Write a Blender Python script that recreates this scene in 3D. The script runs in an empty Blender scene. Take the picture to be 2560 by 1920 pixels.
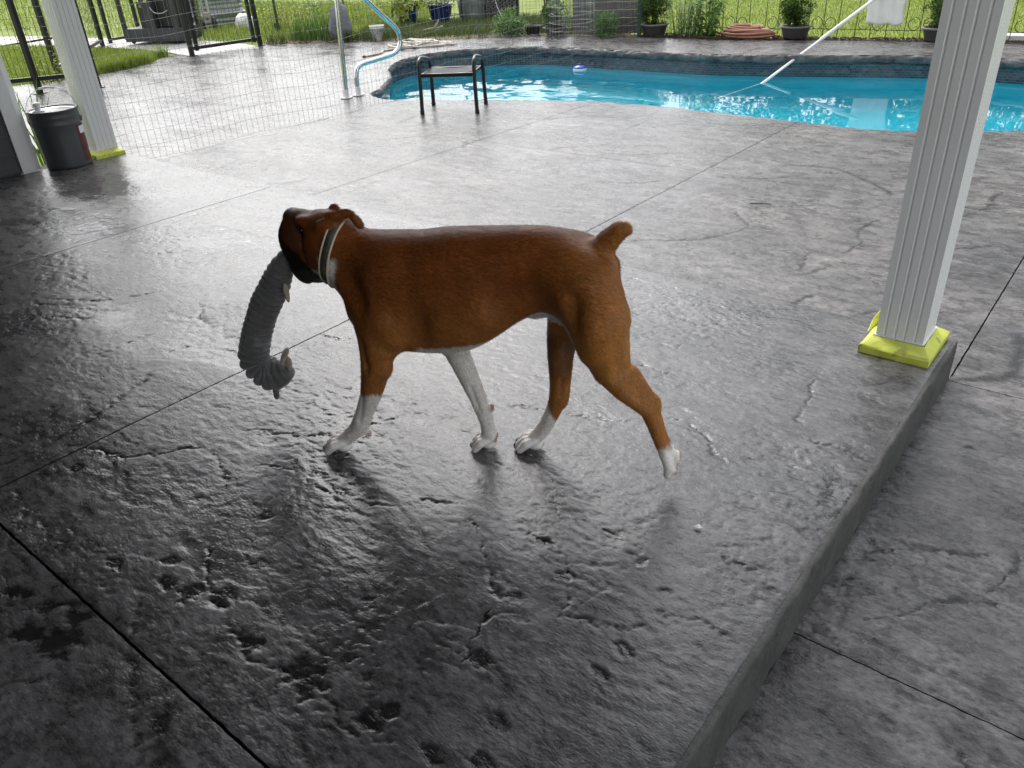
import bpy, bmesh, math, random
import numpy as np
from mathutils import Vector, Matrix

# =====================================================================  camera, sky, sun, exposure
scene = bpy.context.scene
COL = scene.collection
CAM_YAW, CAM_PITCH, CAM_ROLL, CAM_H = math.radians(40.21), math.radians(30.04), math.radians(3.33), 1.2

def make_camera():
    f = Vector((0, math.cos(CAM_PITCH), -math.sin(CAM_PITCH)))
    r = Vector((1, 0, 0)); d = f.cross(r)
    r2 = math.cos(CAM_ROLL)*r + math.sin(CAM_ROLL)*d
    d2 = -math.sin(CAM_ROLL)*r + math.cos(CAM_ROLL)*d
    Rz = Matrix.Rotation(CAM_YAW, 3, 'Z')
    r2, d2, f = Rz @ r2, Rz @ d2, Rz @ f
    m = Matrix((r2, -d2, -f)).transposed().to_4x4()
    m.translation = (0, 0, CAM_H)
    cd = bpy.data.cameras.new('camera')
    cd.sensor_width = 36; cd.lens = 1956.96/2560*36
    cd.clip_start = 0.05; cd.clip_end = 2000
    ob = bpy.data.objects.new('camera', cd); ob.matrix_world = m
    COL.objects.link(ob); scene.camera = ob
make_camera()

SUN_EL, SUN_AZ = math.radians(50), math.radians(-60)      # azimuth from +Y towards +X
world = bpy.data.worlds.new('World'); scene.world = world; world.use_nodes = True
wn = world.node_tree.nodes; wl = world.node_tree.links
bg = wn['Background']
sky = wn.new('ShaderNodeTexSky'); sky.sky_type = 'NISHITA'; sky.sun_disc = False
sky.sun_elevation = SUN_EL; sky.sun_rotation = SUN_AZ
sky.air_density = 1.0; sky.dust_density = 3.0; sky.ozone_density = 1.0
hs = wn.new('ShaderNodeHueSaturation'); hs.inputs['Saturation'].default_value = 0.22   # bright overcast
wl.new(sky.outputs[0], hs.inputs['Color']); wl.new(hs.outputs[0], bg.inputs[0])
bg.inputs[1].default_value = 0.15

sd = bpy.data.lights.new('sun', 'SUN'); sd.energy = 0.6; sd.angle = math.radians(25); sd.color = (1, .96, .9)
so = bpy.data.objects.new('sun', sd); COL.objects.link(so)
sdir = Vector((math.sin(SUN_AZ)*math.cos(SUN_EL), math.cos(SUN_AZ)*math.cos(SUN_EL), math.sin(SUN_EL)))
so.rotation_euler = sdir.to_track_quat('Z', 'Y').to_euler(); so.location = (0, 0, 20)

vs = scene.view_settings
scene.display_settings.display_device = 'sRGB'
vs.view_transform = 'Standard'; vs.look = 'None'; vs.gamma = 1; vs.use_curve_mapping = False
vs.exposure = 1.3
scene.cycles.use_denoising = True
scene.cycles.max_bounces = 10; scene.cycles.transmission_bounces = 8; scene.cycles.transparent_max_bounces = 24
scene.cycles.sample_clamp_indirect = 6

# =====================================================================  helpers
rnd = random.Random(7)
def tag(o, label=None, cat=None, group=None, kind=None):
    if label: o['label'] = label
    if cat: o['category'] = cat
    if group: o['group'] = group
    if kind: o['kind'] = kind
    return o
def empty(name, loc=(0, 0, 0), rz=0, label=None, cat=None, group=None):
    o = bpy.data.objects.new(name, None); COL.objects.link(o)
    o.empty_display_size = .05
    o.location = loc; o.rotation_euler = (0, 0, rz)
    return tag(o, label, cat, group)
def mesh_data(name, V, F, smooth=False, mats=()):
    me = bpy.data.meshes.new(name)
    V = np.asarray(V, np.float32).reshape(-1, 3)
    if isinstance(F, np.ndarray) and F.ndim == 2:
        n, k = F.shape
        me.vertices.add(len(V)); me.vertices.foreach_set('co', V.ravel())
        me.loops.add(n*k); me.loops.foreach_set('vertex_index', F.astype(np.int32).ravel())
        me.polygons.add(n); me.polygons.foreach_set('loop_start', np.arange(0, n*k, k, dtype=np.int32))
        me.update(calc_edges=True); me.validate()
    else:
        me.from_pydata(V.tolist(), [], [tuple(int(i) for i in f) for f in F]); me.update()
    if smooth: me.polygons.foreach_set('use_smooth', np.ones(len(me.polygons), bool))
    for m in (mats if isinstance(mats, (list, tuple)) else [mats]):
        if m: me.materials.append(m)
    return me
def add(name, me, parent=None, loc=(0, 0, 0), rot=(0, 0, 0), scale=(1, 1, 1)):
    o = bpy.data.objects.new(name, me); COL.objects.link(o)
    o.location = loc; o.rotation_euler = rot; o.scale = scale
    if parent is not None: o.parent = parent
    return o
class MB:
    """collects shapes, builds ONE mesh object"""
    def __init__(s): s.v = []; s.f = []
    def put(s, V, F):
        b = len(s.v); s.v += [tuple(p) for p in V]; s.f += [tuple(i+b for i in f) for f in F]; return s
    def box(s, c, d, rz=0, bev=0, rx=0, ry=0):
        bm = bmesh.new(); bmesh.ops.create_cube(bm, size=1)
        for v in bm.verts: v.co = Vector((v.co.x*d[0], v.co.y*d[1], v.co.z*d[2]))
        if bev: bmesh.ops.bevel(bm, geom=bm.edges[:], offset=bev, segments=2, affect='EDGES', profile=.6)
        R = Matrix.Rotation(rz, 3, 'Z') @ Matrix.Rotation(ry, 3, 'Y') @ Matrix.Rotation(rx, 3, 'X')
        bm.verts.index_update()
        s.put([R @ v.co + Vector(c) for v in bm.verts], [[v.index for v in f.verts] for f in bm.faces]); bm.free(); return s
    def tube(s, P, r, n=8, closed=False, cap=True, flat=1):
        P = [Vector(p) for p in P]; N = len(P); rr = r if isinstance(r, (list, tuple)) else [r]*N
        T = []
        for i in range(N):
            a = P[(i-1) % N] if (closed or i > 0) else P[i]; b = P[(i+1) % N] if (closed or i < N-1) else P[i]
            T.append((b-a).normalized() if (b-a).length > 1e-9 else Vector((0, 0, 1)))
        u = T[0].orthogonal().normalized(); V = []
        for i in range(N):
            u = (u - T[i]*u.dot(T[i]))
            u = u.normalized() if u.length > 1e-6 else T[i].orthogonal().normalized()
            w = T[i].cross(u)
            for k in range(n):
                a = 2*math.pi*k/n; V.append(P[i] + rr[i]*(math.cos(a)*u + math.sin(a)*w*flat))
        F = []
        for i in range(N if closed else N-1):
            j = (i+1) % N
            for k in range(n): F.append((i*n+k, i*n+(k+1) % n, j*n+(k+1) % n, j*n+k))
        if cap and not closed: F.append(tuple(range(n))[::-1]); F.append(tuple((N-1)*n+k for k in range(n)))
        return s.put(V, F)
    def lathe(s, prof, c=(0, 0, 0), n=28, close=True):
        V = []; F = []
        for r, z in prof:
            for k in range(n):
                a = 2*math.pi*k/n; V.append((c[0]+r*math.cos(a), c[1]+r*math.sin(a), c[2]+z))
        for i in range(len(prof)-1):
            for k in range(n): F.append((i*n+k, i*n+(k+1) % n, (i+1)*n+(k+1) % n, (i+1)*n+k))
        if close: F.append(tuple(range(n))[::-1]); F.append(tuple((len(prof)-1)*n+k for k in range(n)))
        return s.put(V, F)
    def mesh(s, name, m, smooth=False): return mesh_data(name, s.v, s.f, smooth, m)
    def build(s, name, m, parent=None, smooth=False, **k): return add(name, s.mesh(name, m, smooth), parent, **k)
def spline(pts, n=8, closed=False):
    P = [Vector(p) for p in pts]; N = len(P); out = []
    for i in range(N if closed else N-1):
        g = lambda j: P[j % N] if closed else P[max(0, min(N-1, j))]
        a, b, c, d = g(i-1), g(i), g(i+1), g(i+2)
        for k in range(n):
            t = k/n
            out.append(.5*((2*b) + (c-a)*t + (2*a-5*b+4*c-d)*t*t + (3*b-a-3*c+d)*t**3))
    if not closed: out.append(P[-1])
    return out
def smooth_angle(o, deg=35):
    me = o.data
    me.polygons.foreach_set('use_smooth', np.ones(len(me.polygons), bool))
    try: me.set_sharp_from_angle(angle=math.radians(deg))
    except Exception: pass
    return o

# ---- numpy noise
def _h(ix, iy, seed):
    n = (ix.astype(np.int64)*374761393 + iy.astype(np.int64)*668265263 + seed*1274126177) & 0xffffffff
    n = ((n ^ (n >> 13))*1274126177) & 0xffffffff
    n = (n ^ (n >> 16)) & 0xffffffff
    return n/4294967296.0*2*math.pi
def perlin(x, y, seed=0):
    ix = np.floor(x); iy = np.floor(y); fx = x-ix; fy = y-iy
    u = fx*fx*fx*(fx*(fx*6-15)+10); v = fy*fy*fy*(fy*(fy*6-15)+10)
    def g(a, b):
        t = _h(ix+a, iy+b, seed); return np.cos(t)*(fx-a)+np.sin(t)*(fy-b)
    return 1.5*((g(0, 0)*(1-u)+g(1, 0)*u)*(1-v)+(g(0, 1)*(1-u)+g(1, 1)*u)*v)
def fbm(x, y, o=4, seed=0, gain=.5):
    s = 0; a = 1
    for i in range(o):
        s = s + a*perlin(x, y, seed+i*17); x = x*2.03+7.1; y = y*2.03+3.3; a *= gain
    return s

# =====================================================================  materials
def new_mat(name):
    m = bpy.data.materials.new(name); m.use_nodes = True
    return m, m.node_tree.nodes, m.node_tree.links, m.node_tree.nodes['Principled BSDF']
def ramp(n, stops):
    r = n.new('ShaderNodeValToRGB'); e = r.color_ramp.elements
    while len(e) < len(stops): e.new(.5)
    for el, (p, c) in zip(e, stops): el.position = p; el.color = (*c, 1) if len(c) == 3 else c
    return r
def mat(name, c1, c2=None, scale=8, rough=.5, rough2=None, bump=0, bscale=60, metal=0, spec=.5, sheen=0, coat=0, stretch=(1, 1, 1), detail=5, bdist=.002, attr=None, wear=None):
    m, n, l, b = new_mat(name)
    b.inputs['Metallic'].default_value = metal; b.inputs['Roughness'].default_value = rough
    b.inputs['Specular IOR Level'].default_value = spec; b.inputs['Coat Weight'].default_value = coat; b.inputs['Coat Roughness'].default_value = .14
    b.inputs['Sheen Weight'].default_value = sheen; b.inputs['Coat Weight'].default_value = coat
    tc = n.new('ShaderNodeTexCoord'); mp = n.new('ShaderNodeMapping'); mp.inputs['Scale'].default_value = stretch
    l.new(tc.outputs['Object'], mp.inputs[0])
    if c2 is None: c2 = tuple(x*.8 for x in c1)
    t = n.new('ShaderNodeTexNoise'); t.inputs['Scale'].default_value = scale; t.inputs['Detail'].default_value = detail; t.inputs['Roughness'].default_value = .6
    l.new(mp.outputs[0], t.inputs[0])
    r = ramp(n, [(.32, c1), (.68, c2)]); l.new(t.outputs[0], r.inputs[0])
    out = r.outputs[0]
    if wear:    # (colour, threshold, scale)
        t3 = n.new('ShaderNodeTexNoise'); t3.inputs['Scale'].default_value = wear[2]; t3.inputs['Detail'].default_value = 8
        l.new(mp.outputs[0], t3.inputs[0])
        rr = ramp(n, [(wear[1], (0, 0, 0)), (wear[1]+.08, (1, 1, 1))]); l.new(t3.outputs[0], rr.inputs[0])
        mx = n.new('ShaderNodeMixRGB'); mx.inputs[2].default_value = (*wear[0], 1)
        l.new(rr.outputs[0], mx.inputs[0]); l.new(out, mx.inputs[1]); out = mx.outputs[0]
    l.new(out, b.inputs['Base Color'])
    if rough2 is not None:
        mr = n.new('ShaderNodeMapRange'); mr.inputs[1].default_value = .3; mr.inputs[2].default_value = .7
        mr.inputs[3].default_value = rough; mr.inputs[4].default_value = rough2
        l.new(t.outputs[0], mr.inputs[0]); l.new(mr.outputs[0], b.inputs['Roughness'])
    if bump:
        t2 = n.new('ShaderNodeTexNoise'); t2.inputs['Scale'].default_value = bscale; t2.inputs['Detail'].default_value = 6
        l.new(mp.outputs[0], t2.inputs[0])
        bp = n.new('ShaderNodeBump'); bp.inputs['Strength'].default_value = bump; bp.inputs['Distance'].default_value = bdist
        l.new(t2.outputs[0], bp.inputs['Height']); l.new(bp.outputs[0], b.inputs['Normal'])
    return m
def leaf_mat(name, cols, rough=.5, trans=.3):
    m, n, l, b = new_mat(name)
    g = n.new('ShaderNodeNewGeometry')
    r = ramp(n, [(i/(len(cols)-1), c) for i, c in enumerate(cols)])
    l.new(g.outputs['Random Per Island'], r.inputs[0]); l.new(r.outputs[0], b.inputs['Base Color'])
    b.inputs['Roughness'].default_value = rough; b.inputs['Specular IOR Level'].default_value = .35
    tr = n.new('ShaderNodeBsdfTranslucent'); l.new(r.outputs[0], tr.inputs[0])
    mx = n.new('ShaderNodeMixShader'); mx.inputs[0].default_value = trans
    l.new(b.outputs[0], mx.inputs[1]); l.new(tr.outputs[0], mx.inputs[2])
    l.new(mx.outputs[0], n['Material Output'].inputs[0])
    return m

def stone_material(name, dark, light, tint, rough=(.22, .42), spec=.55, coat=0, relief=(.006, 30, .0010)):
    """stamped, sealed concrete: dark release colour in the grooves, mottled grey on top, wet gloss"""
    m, n, l, b = new_mat(name)
    tc = n.new('ShaderNodeTexCoord'); mp = n.new('ShaderNodeMapping'); mp.inputs['Scale'].default_value = (1, 1.8, 1)
    l.new(tc.outputs['Object'], mp.inputs[0])
    def noise(sc, det=6, ro=.6):
        t = n.new('ShaderNodeTexNoise'); t.inputs['Scale'].default_value = sc; t.inputs['Detail'].default_value = det; t.inputs['Roughness'].default_value = ro
        l.new(mp.outputs[0], t.inputs[0]); return t
    big, mid, fine = noise(1.6, 5), noise(9, 8, .72), noise(42, 7, .72)
    r1 = ramp(n, [(.36, dark), (.50, tuple((a+c)/2 for a, c in zip(dark, light))), (.68, light)]); l.new(mid.outputs[0], r1.inputs[0])
    r2 = ramp(n, [(.35, (.62, .62, .62)), (.65, (1.2, 1.2, 1.2))]); l.new(big.outputs[0], r2.inputs[0])
    mu = n.new('ShaderNodeMixRGB'); mu.blend_type = 'MULTIPLY'; mu.inputs[0].default_value = 1
    l.new(r1.outputs[0], mu.inputs[1]); l.new(r2.outputs[0], mu.inputs[2])
    r3 = ramp(n, [(.36, (.38, .38, .38)), (.52, (1.0, 1.0, 1.0)), (.66, (1.25, 1.25, 1.25))]); l.new(fine.outputs[0], r3.inputs[0])
    mf = n.new('ShaderNodeMixRGB'); mf.blend_type = 'MULTIPLY'; mf.inputs[0].default_value = 1
    l.new(mu.outputs[0], mf.inputs[1]); l.new(r3.outputs[0], mf.inputs[2])
    tn = ramp(n, [(.4, (1, 1, 1)), (.7, tint)]); t4 = noise(.8, 3); l.new(t4.outputs[0], tn.inputs[0])
    mt = n.new('ShaderNodeMixRGB'); mt.blend_type = 'MULTIPLY'; mt.inputs[0].default_value = 1
    l.new(mf.outputs[0], mt.inputs[1]); l.new(tn.outputs[0], mt.inputs[2])
    at = n.new('ShaderNodeAttribute'); at.attribute_name = 'groove'
    mg = n.new('ShaderNodeMixRGB'); mg.inputs[2].default_value = (.008, .0078, .008, 1)
    l.new(at.outputs['Fac'], mg.inputs[0]); l.new(mt.outputs[0], mg.inputs[1]); l.new(mg.outputs[0], b.inputs['Base Color'])
    aw = n.new('ShaderNodeAttribute'); aw.attribute_name = 'wet'
    mr = n.new('ShaderNodeMapRange'); mr.inputs[1].default_value = .3; mr.inputs[2].default_value = .7; mr.inputs[3].default_value = rough[0]; mr.inputs[4].default_value = rough[1]
    l.new(mid.outputs[0], mr.inputs[0])
    mw = n.new('ShaderNodeMix'); mw.data_type = 'FLOAT'; mw.inputs[3].default_value = .10
    l.new(aw.outputs['Fac'], mw.inputs[0]); l.new(mr.outputs[0], mw.inputs[2]); l.new(mw.outputs[0], b.inputs['Roughness'])
    b.inputs['Specular IOR Level'].default_value = spec; b.inputs['Coat Weight'].default_value = coat; b.inputs['Coat Roughness'].default_value = .14
    # fine relief: split flakes (stepped), chips and grain
    st_n = noise(7.5, 6, .62); sn = n.new('ShaderNodeMath'); sn.operation = 'SNAP'; sn.inputs[1].default_value = .045; l.new(st_n.outputs[0], sn.inputs[0])
    b0 = n.new('ShaderNodeBump'); b0.inputs['Strength'].default_value = .8; b0.inputs['Distance'].default_value = .030; l.new(sn.outputs[0], b0.inputs['Height'])
    b1 = n.new('ShaderNodeBump'); b1.inputs['Strength'].default_value = 1; b1.inputs['Distance'].default_value = relief[0]; l.new(noise(relief[1], 4, .6).outputs[0], b1.inputs['Height'])
    pm = n.new('ShaderNodeMapRange'); pm.inputs[1].default_value = .42; pm.inputs[2].default_value = .64; pm.inputs[3].default_value = .22; pm.inputs[4].default_value = 1.0; l.new(noise(2.6, 4, .6).outputs[0], pm.inputs[0]); l.new(pm.outputs[0], b1.inputs['Strength'])
    b2 = n.new('ShaderNodeBump'); b2.inputs['Strength'].default_value = .8; b2.inputs['Distance'].default_value = relief[2]; l.new(noise(110, 3, .6).outputs[0], b2.inputs['Height'])
    l.new(b0.outputs[0], b1.inputs['Normal']); l.new(b1.outputs[0], b2.inputs['Normal']); l.new(b2.outputs[0], b.inputs['Normal'])
    return m

MT = {}
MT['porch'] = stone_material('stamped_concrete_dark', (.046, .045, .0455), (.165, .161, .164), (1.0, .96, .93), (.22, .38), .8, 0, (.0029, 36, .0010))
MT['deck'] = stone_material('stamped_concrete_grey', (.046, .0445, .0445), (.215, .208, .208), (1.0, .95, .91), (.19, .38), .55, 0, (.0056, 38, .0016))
MT['subbase'] = mat('joint_dark', (.012, .011, .011), (.02, .018, .017), rough=.8)
MT['kerb'] = mat('kerb_concrete', (.055, .054, .049), (.095, .093, .084), scale=14, rough=.6, bump=.9, bscale=70, bdist=.004, wear=((.045, .044, .04), .62, 30))
MT['white_vinyl'] = mat('white_vinyl', (.80, .805, .80), (.86, .86, .85), scale=2, rough=.34, rough2=.48, spec=.4, wear=((.64, .64, .62), .66, 5))
MT['groove_grey'] = mat('flute_grey', (.40, .41, .40), (.44, .45, .44), rough=.5)
MT['tape'] = mat('yellow_masking_tape', (.58, .64, .075), (.72, .77, .14), scale=9, rough=.6, bump=.8, bscale=16, bdist=.012, wear=((.40, .42, .08), .6, 24))
MT['siding'] = mat('charcoal_siding', (.045, .046, .049), (.055, .056, .06), scale=6, rough=.55, bump=.3, bscale=40, stretch=(1, .1, 8))
MT['ceiling'] = mat('porch_ceiling_stain', (.055, .044, .036), (.072, .058, .047), scale=4, rough=.6, stretch=(1, 12, 1))
MT['pail'] = mat('pail_grey_enamel', (.072, .078, .085), (.085, .092, .10), scale=3, rough=.36, spec=.5, wear=((.16, .16, .16), .70, 9))
MT['steel_lid'] = mat('bare_steel', (.55, .56, .57), (.62, .63, .64), rough=.28, metal=1)
MT['pail_label'] = mat('red_label', (.085, .016, .013), (.13, .03, .022), scale=22, rough=.5, wear=((.55, .53, .5), .62, 18))
MT['plastic_white'] = mat('white_plastic', (.72, .72, .71), (.78, .78, .77), scale=5, rough=.4)
MT['galv_wire'] = mat('galvanised_wire', (.17, .17, .17), (.25, .25, .25), rough=.5, metal=.4)
MT['galv_bright'] = mat('bright_wire', (.42, .43, .43), (.55, .55, .55), rough=.4, metal=.6)
MT['black_metal'] = mat('black_powder_coat', (.012, .013, .014), (.017, .018, .019), rough=.42)
MT['stool_metal'] = mat('stool_black_metal', (.010, .010, .011), (.016, .016, .017), rough=.36)
MT['stainless'] = mat('stainless_tube', (.66, .67, .68), (.72, .73, .74), rough=.14, metal=1)
MT['flange'] = mat('flange_white', (.6, .6, .58), (.7, .7, .68), rough=.35)
MT['coping'] = mat('coping_rock', (.040, .041, .040), (.14, .14, .135), scale=9, rough=.45, bump=1, bscale=22, bdist=.02)
MT['green_metal'] = mat('green_post', (.012, .045, .025), (.02, .06, .035), rough=.5)
MT['rock'] = mat('grey_boulder', (.11, .115, .125), (.26, .265, .28), scale=5, rough=.8, bump=.8, bscale=14, bdist=.01, wear=((.36, .36, .36), .64, 12))
MT['blue_glaze'] = mat('cobalt_glaze', (.004, .012, .075), (.008, .03, .15), scale=3, rough=.12, coat=.6)
MT['pot'] = mat('grey_plastic_pot', (.035, .032, .030), (.05, .046, .043), scale=4, rough=.6)
MT['pot_rim'] = mat('grey_pot_rim', (.16, .15, .14), (.2, .19, .175), rough=.6)
MT['pot_black'] = mat('black_nursery_pot', (.008, .008, .008), (.012, .012, .012), rough=.5)
MT['soil'] = mat('potting_soil', (.018, .012, .008), (.035, .024, .016), scale=40, rough=.95, bump=1, bscale=80)
MT['hose_white'] = mat('white_hose', (.50, .46, .38), (.6, .56, .48), scale=12, rough=.5)
MT['hose_red'] = mat('terracotta_hose', (.29, .115, .070), (.38, .175, .115), scale=10, rough=.55)
MT['old_wood'] = mat('weathered_board', (.085, .075, .072), (.17, .155, .15), scale=5, rough=.85, bump=.7, bscale=30, stretch=(1, 6, 12))
MT['galv'] = mat('galvanised_sheet', (.22, .25, .24), (.33, .36, .35), scale=7, rough=.45, metal=.55)
MT['cart'] = mat('grey_cart_paint', (.035, .038, .040), (.06, .063, .066), scale=5, rough=.5)
MT['brown_panel'] = mat('brown_panel', (.10, .05, .03), (.13, .065, .04), rough=.6)
MT['rubber'] = mat('black_rubber', (.012, .012, .012), (.018, .018, .018), rough=.75)
MT['rust'] = mat('rusty_rim', (.12, .05, .025), (.2, .1, .05), scale=20, rough=.8)
MT['bag'] = mat('white_sack', (.72, .71, .70), (.80, .79, .78), scale=6, rough=.5, bump=.7, bscale=9, bdist=.02)
MT['thin_bag'] = leaf_mat('thin_white_plastic', [(.82, .82, .82), (.84, .84, .84)], rough=.4, trans=.5)
MT['iron'] = mat('cast_iron', (.018, .016, .014), (.03, .026, .023), scale=12, rough=.65)
MT['cushion'] = mat('beige_cushion', (.42, .35, .27), (.5, .43, .34), scale=10, rough=.85, bump=.3)
MT['path'] = mat('pale_concrete', (.46, .44, .42), (.56, .54, .52), scale=5, rough=.75, bump=.4, bscale=60)
MT['mulch'] = mat('dark_mulch', (.020, .013, .010), (.055, .036, .027), scale=30, rough=.95, bump=1, bscale=60, bdist=.01)
MT['dry_soil'] = mat('straw_soil', (.10, .065, .042), (.20, .14, .095), scale=16, rough=.95, bump=1, bscale=50, bdist=.01, wear=((.05, .035, .02), .6, 9))
MT['lawn'] = mat('lawn_ground', (.15, .215, .032), (.25, .30, .055), scale=1.2, rough=.9, bump=1, bscale=40, bdist=.03, detail=9)
MT['drift'] = mat('driftwood', (.36, .30, .25), (.48, .42, .36), scale=14, rough=.8, bump=.5)
MT['eye'] = mat('dog_eye', (.012, .007, .004), (.012, .007, .004), rough=.08)
MT['toy'] = mat('grey_corduroy_plush', (.080, .077, .075), (.125, .12, .117), scale=40, rough=.95, sheen=.5, bump=.8, bscale=260, bdist=.0025, wear=((.16, .16, .17), .6, 22))
MT['toy_beige'] = mat('beige_felt', (.34, .28, .23), (.42, .36, .30), scale=30, rough=.95, sheen=.3, bump=.5, bscale=200)
MT['collar'] = mat('collar_pattern', (.018, .018, .015), (.11, .095, .055), scale=26, rough=.55, bump=.6, bscale=160, wear=((.16, .11, .035), .62, 14))
MT['collar_rim'] = mat('cream_piping', (.52, .44, .32), (.62, .54, .42), rough=.5)
L_DARK = [(.010, .026, .006), (.022, .055, .010), (.045, .095, .016), (.075, .13, .022)]
MT['box_leaf'] = leaf_mat('boxwood_leaf', [(.012, .035, .006), (.035, .085, .010), (.075, .15, .018), (.13, .20, .03)])
MT['herb_leaf'] = leaf_mat('herb_leaf', [(.06, .13, .045), (.10, .19, .075), (.15, .25, .11)])
MT['big_leaf'] = leaf_mat('broad_leaf', [(.06, .14, .03), (.12, .23, .05), (.20, .31, .09)])
MT['lime_leaf'] = leaf_mat('lime_leaf', [(.22, .32, .02), (.33, .42, .03), (.40, .46, .05)])
MT['iris_leaf'] = leaf_mat('iris_leaf', [(.06, .13, .02), (.11, .21, .035), (.17, .27, .06)])
MT['grass'] = leaf_mat('grass_blade', [(.13, .20, .022), (.19, .27, .035), (.27, .34, .055), (.34, .38, .09)], trans=.35)
MT['grass_dark'] = leaf_mat('rough_grass_blade', [(.035, .065, .015), (.06, .10, .022), (.10, .14, .035), (.17, .16, .07)], trans=.3)
MT['petal'] = leaf_mat('petals', [(.5, .4, .5), (.65, .6, .62), (.3, .12, .32)])
MT['yellow_leaf'] = leaf_mat('yellow_leaf', [(.16, .24, .03), (.22, .30, .04), (.30, .34, .04), (.42, .38, .03)])

# =====================================================================  the ground: porch floor, pool deck, pool, lawn
ZD = -.137                      # pool deck lies this far below the porch floor
ZW = -.36                       # water level
KX, PY = -.323, 2.59            # porch edges: kerb side (x) and pool side (y)
PORCH_VEINS = [
    [(-4.923, 1.637), (-4.749, 1.651), (-4.619, 1.702), (-4.505, 1.789)],
    [(-3.813, 1.903), (-3.833, 2.019), (-3.841, 2.164), (-3.857, 2.253)],
    [(-3.500, 2.014), (-3.365, 2.016), (-3.219, 2.026), (-3.134, 2.047)],
    [(-3.366, 1.064), (-3.225, 1.131), (-3.115, 1.211), (-3.054, 1.301), (-3.013, 1.381)],
    [(-3.257, 0.854), (-3.216, 0.937), (-3.120, 1.018), (-3.008, 1.070)],
    [(-3.357, 1.017), (-3.287, 1.051), (-3.192, 1.101)],
    [(-2.688, 0.921), (-2.661, 0.978), (-2.667, 1.048), (-2.669, 1.132)],
    [(-2.270, 0.733), (-2.284, 0.785), (-2.316, 0.861), (-2.370, 0.971), (-2.425, 1.008)],
    [(-2.758, 1.404), (-2.677, 1.356), (-2.641, 1.322), (-2.559, 1.300)],
    [(-3.513, 1.570), (-3.394, 1.655), (-3.362, 1.729)],
    [(-2.482, 1.095), (-2.463, 1.139), (-2.449, 1.173)],
    [(-4.634, 1.397), (-4.517, 1.458), (-4.451, 1.512)],
    [(-2.200, 1.468), (-2.115, 1.480), (-2.026, 1.496)],
    [(-1.095, 1.888), (-1.042, 1.903), (-0.989, 1.905), (-0.961, 1.902)],
    [(-0.611, 2.126), (-0.589, 2.045), (-0.569, 1.968), (-0.572, 1.904), (-0.570, 1.870)],
    [(-2.249, 0.457), (-2.240, 0.489), (-2.237, 0.539), (-2.249, 0.615), (-2.266, 0.677), (-2.278, 0.761), (-2.296, 0.822)],
    [(-2.194, 0.610), (-2.107, 0.648), (-2.039, 0.661), (-1.972, 0.693), (-1.917, 0.738), (-1.888, 0.791), (-1.852, 0.819), (-1.828, 0.833)],
    [(-1.804, 0.829), (-1.741, 0.820), (-1.676, 0.795), (-1.617, 0.752)],
    [(-1.832, 0.949), (-1.762, 0.986), (-1.704, 1.007), (-1.616, 1.060), (-1.568, 1.121), (-1.535, 1.180), (-1.504, 1.223), (-1.487, 1.271), (-1.457, 1.307)],
    [(-1.636, 0.879), (-1.551, 0.906), (-1.469, 0.902), (-1.393, 0.908), (-1.340, 0.922), (-1.280, 0.930), (-1.241, 0.949), (-1.190, 0.977)],
    [(-1.173, 1.016), (-1.138, 1.029), (-1.085, 1.056)],
    [(-1.127, 1.248), (-1.088, 1.238), (-1.059, 1.233)],
    [(-1.465, 0.614), (-1.427, 0.574), (-1.376, 0.547), (-1.305, 0.513), (-1.278, 0.520), (-1.253, 0.526)],
    [(-1.237, 0.499), (-1.187, 0.482), (-1.123, 0.470), (-1.072, 0.472), (-1.026, 0.486), (-0.982, 0.501), (-0.945, 0.499), (-0.900, 0.495), (-0.860, 0.488), (-0.821, 0.476), (-0.784, 0.464)],
    [(-1.632, 0.241), (-1.603, 0.282), (-1.557, 0.316), (-1.504, 0.346)],
    [(-1.467, 0.430), (-1.411, 0.405), (-1.377, 0.374), (-1.304, 0.331), (-1.220, 0.291), (-1.168, 0.267), (-1.103, 0.227)],
    [(-1.433, 0.135), (-1.430, 0.163), (-1.398, 0.197)],
    [(-1.033, 1.039), (-0.987, 1.011), (-0.932, 0.963), (-0.886, 0.932), (-0.846, 0.892), (-0.817, 0.888)],
    [(-0.808, 0.839), (-0.787, 0.786), (-0.779, 0.741), (-0.753, 0.699)],
    [(-1.264, 1.490), (-1.223, 1.503), (-1.170, 1.523)],
    [(-1.110, 1.541), (-1.052, 1.550), (-0.981, 1.584), (-0.920, 1.618)],
    [(-0.870, 1.673), (-0.822, 1.691), (-0.767, 1.679), (-0.726, 1.652), (-0.673, 1.598), (-0.620, 1.567)],
    [(-0.568, 1.965), (-0.569, 1.898), (-0.570, 1.868), (-0.541, 1.860)],
    [(-0.508, 1.788), (-0.422, 1.801), (-0.374, 1.797), (-0.326, 1.787)],
    [(-0.916, 1.207), (-0.873, 1.172), (-0.846, 1.130)],
    [(-0.789, 1.060), (-0.754, 1.044), (-0.725, 1.012), (-0.696, 0.959), (-0.678, 0.917), (-0.664, 0.889)],
    [(-0.677, 0.918), (-0.643, 0.919), (-0.606, 0.939), (-0.564, 0.958), (-0.529, 0.987)],
    [(-0.530, 1.016), (-0.500, 1.037), (-0.467, 1.051), (-0.437, 1.061), (-0.401, 1.058), (-0.363, 1.050)],
    [(-0.517, 1.266), (-0.484, 1.254), (-0.451, 1.251), (-0.403, 1.260)],
    [(-0.920, 1.058), (-0.868, 1.070), (-0.817, 1.063)]]
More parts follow.
